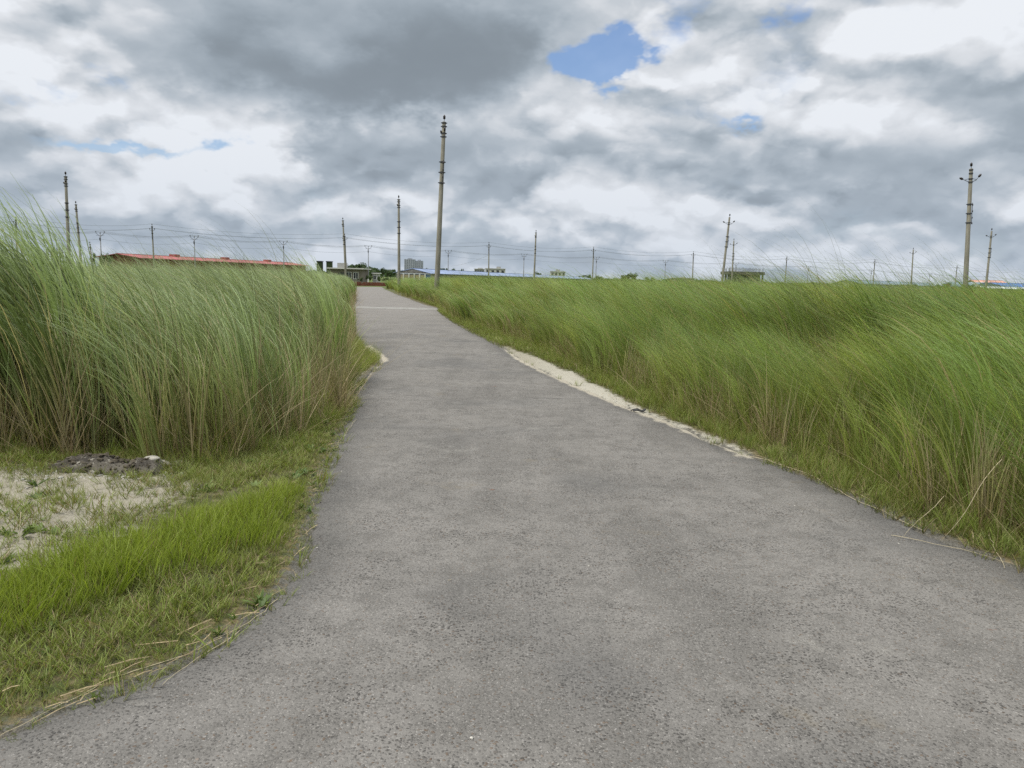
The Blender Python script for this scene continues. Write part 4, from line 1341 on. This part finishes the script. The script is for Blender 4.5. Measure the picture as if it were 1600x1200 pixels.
frame_house('dark distant concrete frame of columns and slabs left of the tall pole at far left', 78, 95, 393, 420, 4, 5, 6, m_dark, 2.4)

# ------------------------------------------------------------------ trees: leaf faces spread through the crown on limbs
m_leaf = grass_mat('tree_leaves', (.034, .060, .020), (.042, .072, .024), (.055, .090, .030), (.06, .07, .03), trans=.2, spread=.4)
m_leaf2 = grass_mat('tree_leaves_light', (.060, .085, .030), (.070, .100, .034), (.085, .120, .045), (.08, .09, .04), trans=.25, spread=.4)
m_bark = plain('bark', (.09, .075, .055), .95, .35, 2)


def tree_mesh(seed, n=900, lobes=9, squash=.8, leaf=.42, palm=False):
    g = np.random.default_rng(seed)
    # crown fits roughly a unit: height 1 (trunk .3), width 1
    cs = [(g.normal(0, .20), g.normal(0, .20), .52 + g.random() * .34, .13 + .10 * g.random()) for _ in range(lobes)]
    V, Q, Rr = [], [], []
    o = 0
    for i in range(n):
        c = cs[g.integers(0, lobes)]
        d = g.normal(0, 1, 3); d /= np.linalg.norm(d)
        p = np.array(c[:3]) + d * c[3] * (g.random() ** .35) * np.array((1.15, 1.15, squash))
        a = g.normal(0, 1, 3); a /= np.linalg.norm(a); b = np.cross(a, d + .01); b /= np.linalg.norm(b) + 1e-6
        s = leaf * .085 * (.6 + .8 * g.random())
        V += [p - a * s - b * s * .5, p + a * s - b * s * .5, p + a * s * .7 + b * s * .7, p - a * s * .7 + b * s * .5]
        Q.append((o, o + 1, o + 2, o + 3)); o += 4
        Rr += [g.random()] * 4
    V = np.array(V)
    me = mesh_np('crown', V, np.array(Q), False)
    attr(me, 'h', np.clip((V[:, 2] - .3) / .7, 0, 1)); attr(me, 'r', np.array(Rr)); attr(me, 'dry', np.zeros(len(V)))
    mb = MB().tube([(0, 0, -.02), (.01, 0, .25), (0, .01, .55)], [.035, .028, .015], 6)
    for c in cs[:5]: mb.tube([(0, 0, .28 + .1 * g.random()), (c[0] * .5, c[1] * .5, c[2] * .75), (c[0], c[1], c[2])], [.02, .014, .006], 4)
    tm = bpy.data.meshes.new('trunk'); tm.from_pydata(mb.v, [], mb.f); tm.materials.append(m_bark)
    return me, tm


TREES = [tree_mesh(s) for s in range(4)]
for me, tm in TREES: me.materials.append(m_leaf)
LIGHT = [(me.copy(), tm) for me, tm in TREES[:3]]
for me, tm in LIGHT: me.materials.clear(); me.materials.append(m_leaf2)
tcount = 0


def tree(px, pytop, d, width_px, label, group, light=False):
    global tcount
    tcount += 1
    top = reach(px, pytop, d)
    h = max(top.z, 1.2); w = width_px * d / F
    me, tm = (LIGHT if light else TREES)[tcount % (3 if light else 4)]
    r = empty('tree', (top.x, d, 0), (0, 0, tcount * 1.7)); r.scale = (w / .8, w / .8, h / .98)
    tag(r, label, 'tree', group)
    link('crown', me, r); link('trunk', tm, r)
    return r


ORD = ['leftmost', 'second', 'third', 'fourth', 'fifth', 'sixth', 'seventh', 'eighth', 'ninth', 'tenth', 'eleventh', 'twelfth']


def tree_row(lst, what, group, light=False):
    lst = sorted(lst)
    for i, (px, py, d, w) in enumerate(lst):
        lab = what % (ORD[0] if i == 0 else 'rightmost' if i == len(lst) - 1 else ORD[i] + ' from left')
        tree(px, py, d, w, lab, group, light)


tree_row([(545, 417, 300, 16), (553, 413, 340, 20), (562, 411, 350, 22), (571, 412.5, 350, 20), (580, 416, 345, 18), (589, 417.5, 335, 16), (534, 419, 320, 16),
          (599, 418, 330, 13), (606, 420, 340, 14), (567, 418, 300, 22), (584, 422, 290, 18), (610, 423, 320, 12)],
         '%s dark green tree of the dense clump beyond the road end', 'dark trees beyond the end of the road')
tree_row([(616, 420, 360, 9), (627, 421.5, 400, 10), (637, 422, 420, 12), (646, 421, 420, 13), (655, 420, 430, 14), (664, 419, 430, 14), (672, 421, 430, 11)],
         '%s dark tree in the row at the foot of the grey towers', 'trees below the grey towers')
tree_row([(688, 417.5, 480, 9), (694, 418, 480, 8), (707, 419, 480, 9), (721, 418.5, 520, 4), (840, 425, 700, 8), (911, 429, 600, 9), (920, 428.5, 620, 8)],
         '%s of the small trees rising behind the blue roof', 'trees behind the blue roof')
tree_row([(935, 431, 380, 12), (974, 428.5, 330, 10), (983, 426, 300, 13), (992, 427, 300, 12), (1012, 432, 360, 9), (1020, 432.5, 380, 8), (1047, 434.5, 420, 10), (1095, 436.5, 420, 12), (1112, 437, 420, 10)],
         '%s low bushy tree on the horizon between blue roof and tilted pole', 'bushes on the horizon in the middle', True)
tree_row([(1384, 440, 500, 6), (1390, 437.5, 500, 7), (1397, 440, 500, 6), (1420, 443.5, 390, 10), (1429, 443.5, 390, 9), (1440, 442, 520, 7)],
         '%s of the small trees around the grey-blue roof', 'trees at the grey-blue roof')
tree_row([(1468, 444, 330, 10), (1476, 446, 330, 8), (1482, 441.5, 330, 9), (1490, 447, 330, 9), (1500, 448.5, 320, 10), (1513, 443, 330, 7), (1519, 444.5, 330, 8), (1524, 448, 330, 7)],
         '%s of the dark trees around the foot of the big right-hand pole', 'trees beside the big pole at the right')
tree_row([(146, 393, 160, 6), (160, 395, 150, 9), (170, 396.5, 150, 8), (60, 391, 200, 10), (68, 394, 190, 9)],
         '%s of the small bushes showing over the tall grass at the left', 'bushes over the grass at far left', True)
tree_row([(571, 429, 150, 10), (578, 430.5, 146, 7), (564, 433, 140, 6), (592, 431, 145, 8), (603, 433, 150, 9), (612, 435, 160, 8)],
         '%s of the small leafy shrubs around the booth at the road end', 'shrubs at the road end', True)

# a far wooded rim closes the horizon: one mass, nobody could count it
g = np.random.default_rng(99)
V, Q = [], []
o = 0
for k in range(9000):
    a = g.uniform(-1.15, 1.15); d = g.uniform(900, 1250)
    hh = 2.2 + 3.2 * fbm(np.array([a * 60]), np.array([d * .004]), 1.0, 12)[0] * 1.5
    p = np.array((math.sin(a) * d, math.cos(a) * d, hh * g.random() ** .7))
    s = 1.3 + g.random() * 1.6
    an = g.random() * 3.14
    u_ = np.array((math.cos(an), math.sin(an), .2)) * s; v_ = np.array((.1, -.1, .6)) * s
    V += [p - u_ - v_, p + u_ - v_ * .8, p + u_ * .6 + v_, p - u_ * .7 + v_ * .8]; Q.append((o, o + 1, o + 2, o + 3)); o += 4
V = np.array(V)
me = mesh_np('distant_wood', V, np.array(Q)); attr(me, 'h', V[:, 2] / 6); attr(me, 'r', np.repeat(g.random(9000), 4)); attr(me, 'dry', V[:, 2] * 0)
tag(link('distant_wood', me, None, m_leaf), 'thin line of far-off woods along the horizon', kind='stuff')

# ------------------------------------------------------------------ rubble lump, stones, straws, scraps
def lump(name, c, size, mat, seed, rough=.28, sub=4, label=None, cat=None, group=None, flatten=0.0, rotz=0.0):
    bm_ = bmesh.new(); bmesh.ops.create_icosphere(bm_, subdivisions=sub, radius=1)
    for v in bm_.verts:
        p = v.co.copy()
        k = fbm(np.array([p.x * 1.0 + seed]), np.array([p.y * 1.0 + p.z * .7]), 1.4, seed, 4)[0] - .5
        k2 = fbm(np.array([p.x * 1.0 + seed]), np.array([p.y - p.z]), 6.0, seed + 5, 3)[0] - .5
        v.co = p * (1 + k * rough * 2.4 + k2 * rough * .7)
        v.co.x *= size[0]; v.co.y *= size[1]; v.co.z *= size[2]
        if flatten and v.co.z > size[2] * flatten: v.co.z = size[2] * flatten + (v.co.z - size[2] * flatten) * .35
    me = bpy.data.meshes.new(name); bm_.to_mesh(me); bm_.free()
    o = link(name, me, None, mat); o.location = c; o.rotation_euler = (0, 0, rotz)
    tag(o, label, cat, group)
    return o


m_rub, t, out = new_mat('mossy_rubble')
P = objco(t)
c = mixc(t, noise(t, P, 4, 6, .7).step(.38, .62), (.045, .040, .034), (.12, .108, .088))
c = mixc(t, noise(t, P, 16, 5, .7).step(.60, .66) * .8, c, (.34, .32, .27))
pbsdf(t, out, c, .95, .1, noise(t, P, 22, 6, .7), .9, .03)
m_stone = plain('pale_stone', (.30, .285, .245), .95, .3, 7, .1, 0, (.16, .14, .11))

ico = bmesh.new(); bmesh.ops.create_icosphere(ico, subdivisions=1, radius=1)
bv = np.array([v.co for v in ico.verts]); bfc = np.array([[v.index for v in f.verts] for f in ico.faces]); ico.free()


def heap(name, c, rx, ry, h, n, seed, label):
    """a crumbly heap: a soft body with clods of all sizes lying on it"""
    g = np.random.default_rng(seed)
    r = empty(name, c); tag(r, label, 'rubble')
    na, nr = 48, 14
    vs = [(0, 0, h)]
    f = []
    for i in range(1, nr + 1):
        for k in range(na):
            a = 6.2832 * k / na; q = i / nr
            rr = q * (1 + .22 * (fbm(np.array([math.cos(a) * 2 + seed]), np.array([math.sin(a) * 2.]), 1, seed)[0] - .5) * 2)
            x, y = math.cos(a) * rr * rx, math.sin(a) * rr * ry
            z = h * (1 - q ** 2.2) * (.75 + .6 * (fbm(np.array([x + seed]), np.array([y]), 5, seed)[0] - .2)) + (fbm(np.array([x]), np.array([y]), 26, seed + 3, 3)[0] - .5) * .045 * (1 - q * .6) - .03 * (q > .97)
            vs.append((x, y, z))
    for k in range(na): f.append((0, 1 + k, 1 + (k + 1) % na))
    for i in range(nr - 1):
        for k in range(na):
            a, b = 1 + i * na + k, 1 + i * na + (k + 1) % na
            f.append((a, a + na, b + na, b))
    me = bpy.data.meshes.new('heap_body'); me.from_pydata(vs, [], f); link('heap_body', me, r, m_rub)
    V, Q = [], []
    o = 0
    for k in range(n):
        a = g.random() * 6.28; q = g.random() ** .6 * 1.12
        x, y = math.cos(a) * q * rx, math.sin(a) * q * ry
        s = .005 + .022 * g.random() ** 3
        z = h * max(0, 1 - q ** 2.2) * (.75 + .6 * (fbm(np.array([x + seed]), np.array([y]), 5, seed)[0] - .2)) + s * .25
        w = bv * (1 + .25 * g.normal(0, 1, (len(bv), 1))) * np.array((1, .6 + .6 * g.random(), .7)) * s
        V.append(w + np.array((x, y, z))); Q.append(bfc + o); o += len(bv)
    cl = link('clods', mesh_np('clods', np.concatenate(V), np.concatenate(Q)), r, m_clod); cl['kind'] = 'stuff'
    return r


m_clod = plain('clods', (.075, .064, .048), .95, .55, 14, .1)
p = ground(150, 740)
heap('rubble_heap', (p.x, p.y + .06, .0), .50, .22, .135, 420, 3, 'low dark crumbly soil heap at the foot of the left tall grass')
p = ground(222, 743)
heap('rubble_heap', (p.x, p.y + .03, .0), .20, .14, .125, 160, 9, 'smaller dark heap of clods at the right end of the soil heap')
p = ground(231, 738)
lump('stone', (p.x, p.y + .08, .10), (.07, .055, .022), m_stone, 14, .25, 3, 'flat pale stone lying on top of the right end of the dark soil heaps', 'stone')
p = ground(251, 733)
lump('stone', (p.x, p.y + .02, .03), (.08, .06, .045), m_stone, 16, .3, 3, 'pale rough stone just right of the dark soil heaps', 'stone')
p = ground(275, 730)
lump('stone', (p.x, p.y + .02, .02), (.09, .05, .035), m_stone, 18, .3, 3, 'low pale stone farthest right of the dark soil heaps', 'stone')

# small chippings and grit on the road and the sand
g = np.random.default_rng(5)
base = []
bm_ = bmesh.new(); bmesh.ops.create_icosphere(bm_, subdivisions=1, radius=1)
bv = np.array([v.co for v in bm_.verts]); bfc = np.array([[v.index for v in f.verts] for f in bm_.faces]); bm_.free()
V, Q = [], []
o = 0
def grit(n, xr, yr, size, test, zf):
    global o
    x = g.uniform(*xr, n); y = yr[0] + (yr[1] - yr[0]) * g.random(n) ** 1.5
    m = test(x, y)
    for a, b in zip(x[m], y[m]):
        s = size * (.4 + 1.1 * g.random() ** 2)
        k = bv * (1 + .35 * g.normal(0, 1, (len(bv), 1))) * np.array((1, .5 + .6 * g.random(), .6)) * s
        an = g.random() * 6.28; ca, sa_ = math.cos(an), math.sin(an)
        k = np.stack([k[:, 0] * ca - k[:, 1] * sa_, k[:, 0] * sa_ + k[:, 1] * ca, k[:, 2]], 1)
        V.append(k + np.array((a, b, zf + s * .3))); Q.append(bfc + o); o += len(bv)
grit(500, (-2.5, 3.2), (1.9, 14), .0055, lambda x, y: inside(x, y, road_poly) & (g.random(len(x)) < .25 + .9 * np.exp(-(np.minimum(dist_line(x, y, road_left), dist_line(x, y, road_right)) / .25))), .004)
mnd = ground(160, 742)
grit(700, (mnd.x - .75, mnd.x + .75), (mnd.y - .35, mnd.y + .25), .016, lambda x, y: np.hypot((x - mnd.x) / .7, (y - mnd.y) / .3) < 1 + g.normal(0, .2, len(x)), .02)
grit(1500, (-6, 5), (3.5, 16), .010, lambda x, y: (sandy(x, y) > .4), .03)
me = mesh_np('gravel', np.concatenate(V), np.concatenate(Q), False)
tag(link('gravel', me, None, plain('grit', (.33, .315, .28), .9, .4, 30)), 'loose pale chippings strewn on the road and sandy patches', kind='stuff')

# long dry stalks lying about, one by one
m_straw = plain('bleached_straw', (.42, .36, .235), .75, .22, 9, .25)


def stalk(pts, w, label, lift=.012):
    """pixel path on the ground, or (pixel, pixel, height) above it"""
    path = []
    for q in pts:
        z = q[2] if len(q) > 2 else lift
        path.append(ground(q[0], q[1], z))
    fine = []
    gg = np.random.default_rng(int(pts[0][0] * 7 + pts[0][1]))
    for a, b in zip(path[:-1], path[1:]):
        sag = Vector(gg.normal(0, .035, 3)) * (b - a).length; sag.z = abs(sag.z) * .5
        kink = Vector(gg.normal(0, .012, 3)) * (b - a).length
        for i in range(6):
            f = i / 6; fine.append(a.lerp(b, f) + sag * (4 * f * (1 - f)) + (kink if i == 3 else Vector((0, 0, 0))))
    fine.append(path[-1])
    n = len(fine)
    o = MB().tube(fine, [w * .46 * (1 - .65 * i / n) for i in range(n)], 5).build('dry_stalk', m_straw, None, True)
    tag(o, label, 'dry stalk', 'dry stalks lying by the road')
    return o


stalk([(434, 936), (415, 955), (390, 972), (350, 992), (300, 1018)], .0045, 'long bleached stalk curving along the left road edge, its tip near the bend')
stalk([(375, 985), (330, 1015), (290, 1042), (254, 1070)], .0045, 'straight bleached stalk pointing down onto the asphalt from the left road edge')
stalk([(300, 1020), (230, 1042), (160, 1065), (95, 1100), (30, 1135), (-10, 1155)], .005, 'bleached stalk lying along the lower left road edge to the photo corner')
stalk([(558, 655), (540, 680, .03), (528, 695, .06)], .004, 'short pale stalk poking out of the grass at the left road edge')
stalk([(33, 800, .22), (31, 830, .12), (29, 862, .0)], .0045, 'upright broken pale stalk standing in the sandy patch')
stalk([(1172, 713), (1230, 730), (1290, 755), (1345, 785), (1400, 810), (1445, 830)], .006, 'long bleached stalk lying along the right road edge')
stalk([(1180, 711), (1240, 733), (1310, 762), (1370, 790), (1425, 822)], .005, 'second bleached stalk beside the long one along the right road edge')
stalk([(1475, 775, .20), (1445, 805, .10), (1412, 838, .006)], .0045, 'pale stalk slanting out of the right grass onto the asphalt')
stalk([(1392, 836), (1460, 850), (1540, 868), (1600, 885)], .004, 'thin pale stalk lying on the asphalt at the lower right edge')
stalk([(1565, 718, .55), (1520, 780, .30), (1470, 845, .02)], .0045, 'long pale stalk leaning from the right grass down to the road')
stalk([(1545, 835, .05), (1556, 862, .03), (1570, 888, .008)], .006, 'short pale blade bent over the road edge at lower right')
stalk([(700, 577 + 330), (706, 905)], .003, 'tiny pale straw lying in the middle of the road')

# straw litter along both edges
V, Q = [], []
o = 0
for edge, n, y1 in ((road_left, 170, 12), (road_right, 180, 12)):
    e = np.array([p for p in edge if 1.5 < p[1] < y1]); seg = np.r_[0, np.cumsum(np.hypot(*np.diff(e, axis=0).T))]
    for k in range(n):
        s = g.random() * seg[-1]; x = np.interp(s, seg, e[:, 0]); y = np.interp(s, seg, e[:, 1])
        tx = np.interp(s + .1, seg, e[:, 0]) - np.interp(s - .1, seg, e[:, 0]); ty = np.interp(s + .1, seg, e[:, 1]) - np.interp(s - .1, seg, e[:, 1])
        an = math.atan2(ty, tx) + g.normal(0, .55)
        sgn = -1 if edge is road_left else 1
        off = abs(g.normal(0, .13)) - .03
        x += sgn * off; y += (.3 * off if edge is road_left else .3 * off)
        L = .04 + .16 * g.random() ** 2; w = .0009 + .0011 * g.random()
        z0 = .012 + .02 * g.random() + max(off, 0) * .1
        dx, dy = math.cos(an) * L / 2, math.sin(an) * L / 2; nx_, ny_ = -math.sin(an) * w, math.cos(an) * w
        b = g.normal(0, .012)
        V += [(x - dx - nx_, y - dy - ny_, z0), (x - dx + nx_, y - dy + ny_, z0 + .002), (x + nx_ + b, y + ny_ + b, z0 + .008), (x - nx_ + b, y - ny_ + b, z0 + .006), (x + dx + nx_, y + dy + ny_, z0 + .004), (x + dx - nx_, y + dy - ny_, z0 + .002)]
        Q += [(o, o + 1, o + 2, o + 3), (o + 3, o + 2, o + 4, o + 5)]; o += 6
me = mesh_np('straw_litter', np.array(V), np.array(Q))
tag(link('straw_litter', me, None, plain('thatch', (.26, .205, .12), .85, .5, 25)), 'scattered straw litter along the road edges', kind='stuff')

# curled black scrap on the right edge
p = ground(999, 645)
r = empty('rubber_scrap', (p.x, p.y, .012), (0, 0, R(8))); tag(r, 'curled black rubber scrap on the sandy right road edge', 'rubber scrap')
m_rubber = plain('black_rubber', (.018, .017, .016), .6, .3, 12, .4)
mb = MB(); n = 10
for i in range(n + 1):
    f = i / n; x = -.085 + .17 * f; z = .004 + .07 * max(0, f - .45) ** 1.6 + .014 * math.sin(f * 6)
    w = .035 * math.sin(math.pi * (.12 + .78 * f))
    mb.v += [(x, -w, z), (x, w, z + .012), (x, w, z + .022), (x, -w, z + .010)]
for i in range(n):
    for k in range(4): mb.f.append((i * 4 + k, i * 4 + (k + 1) % 4, i * 4 + 4 + (k + 1) % 4, i * 4 + 4 + k))
mb.f += [(0, 1, 2, 3), (n * 4, n * 4 + 1, n * 4 + 2, n * 4 + 3)]
mb.build('sole_piece', m_rubber, r, True)
MB().tube([(-.10, .05, .012), (-.06, .075, .02), (-.01, .07, .03), (.03, .06, .012)], .009, 6).build('strap_piece', m_rubber, r, True)
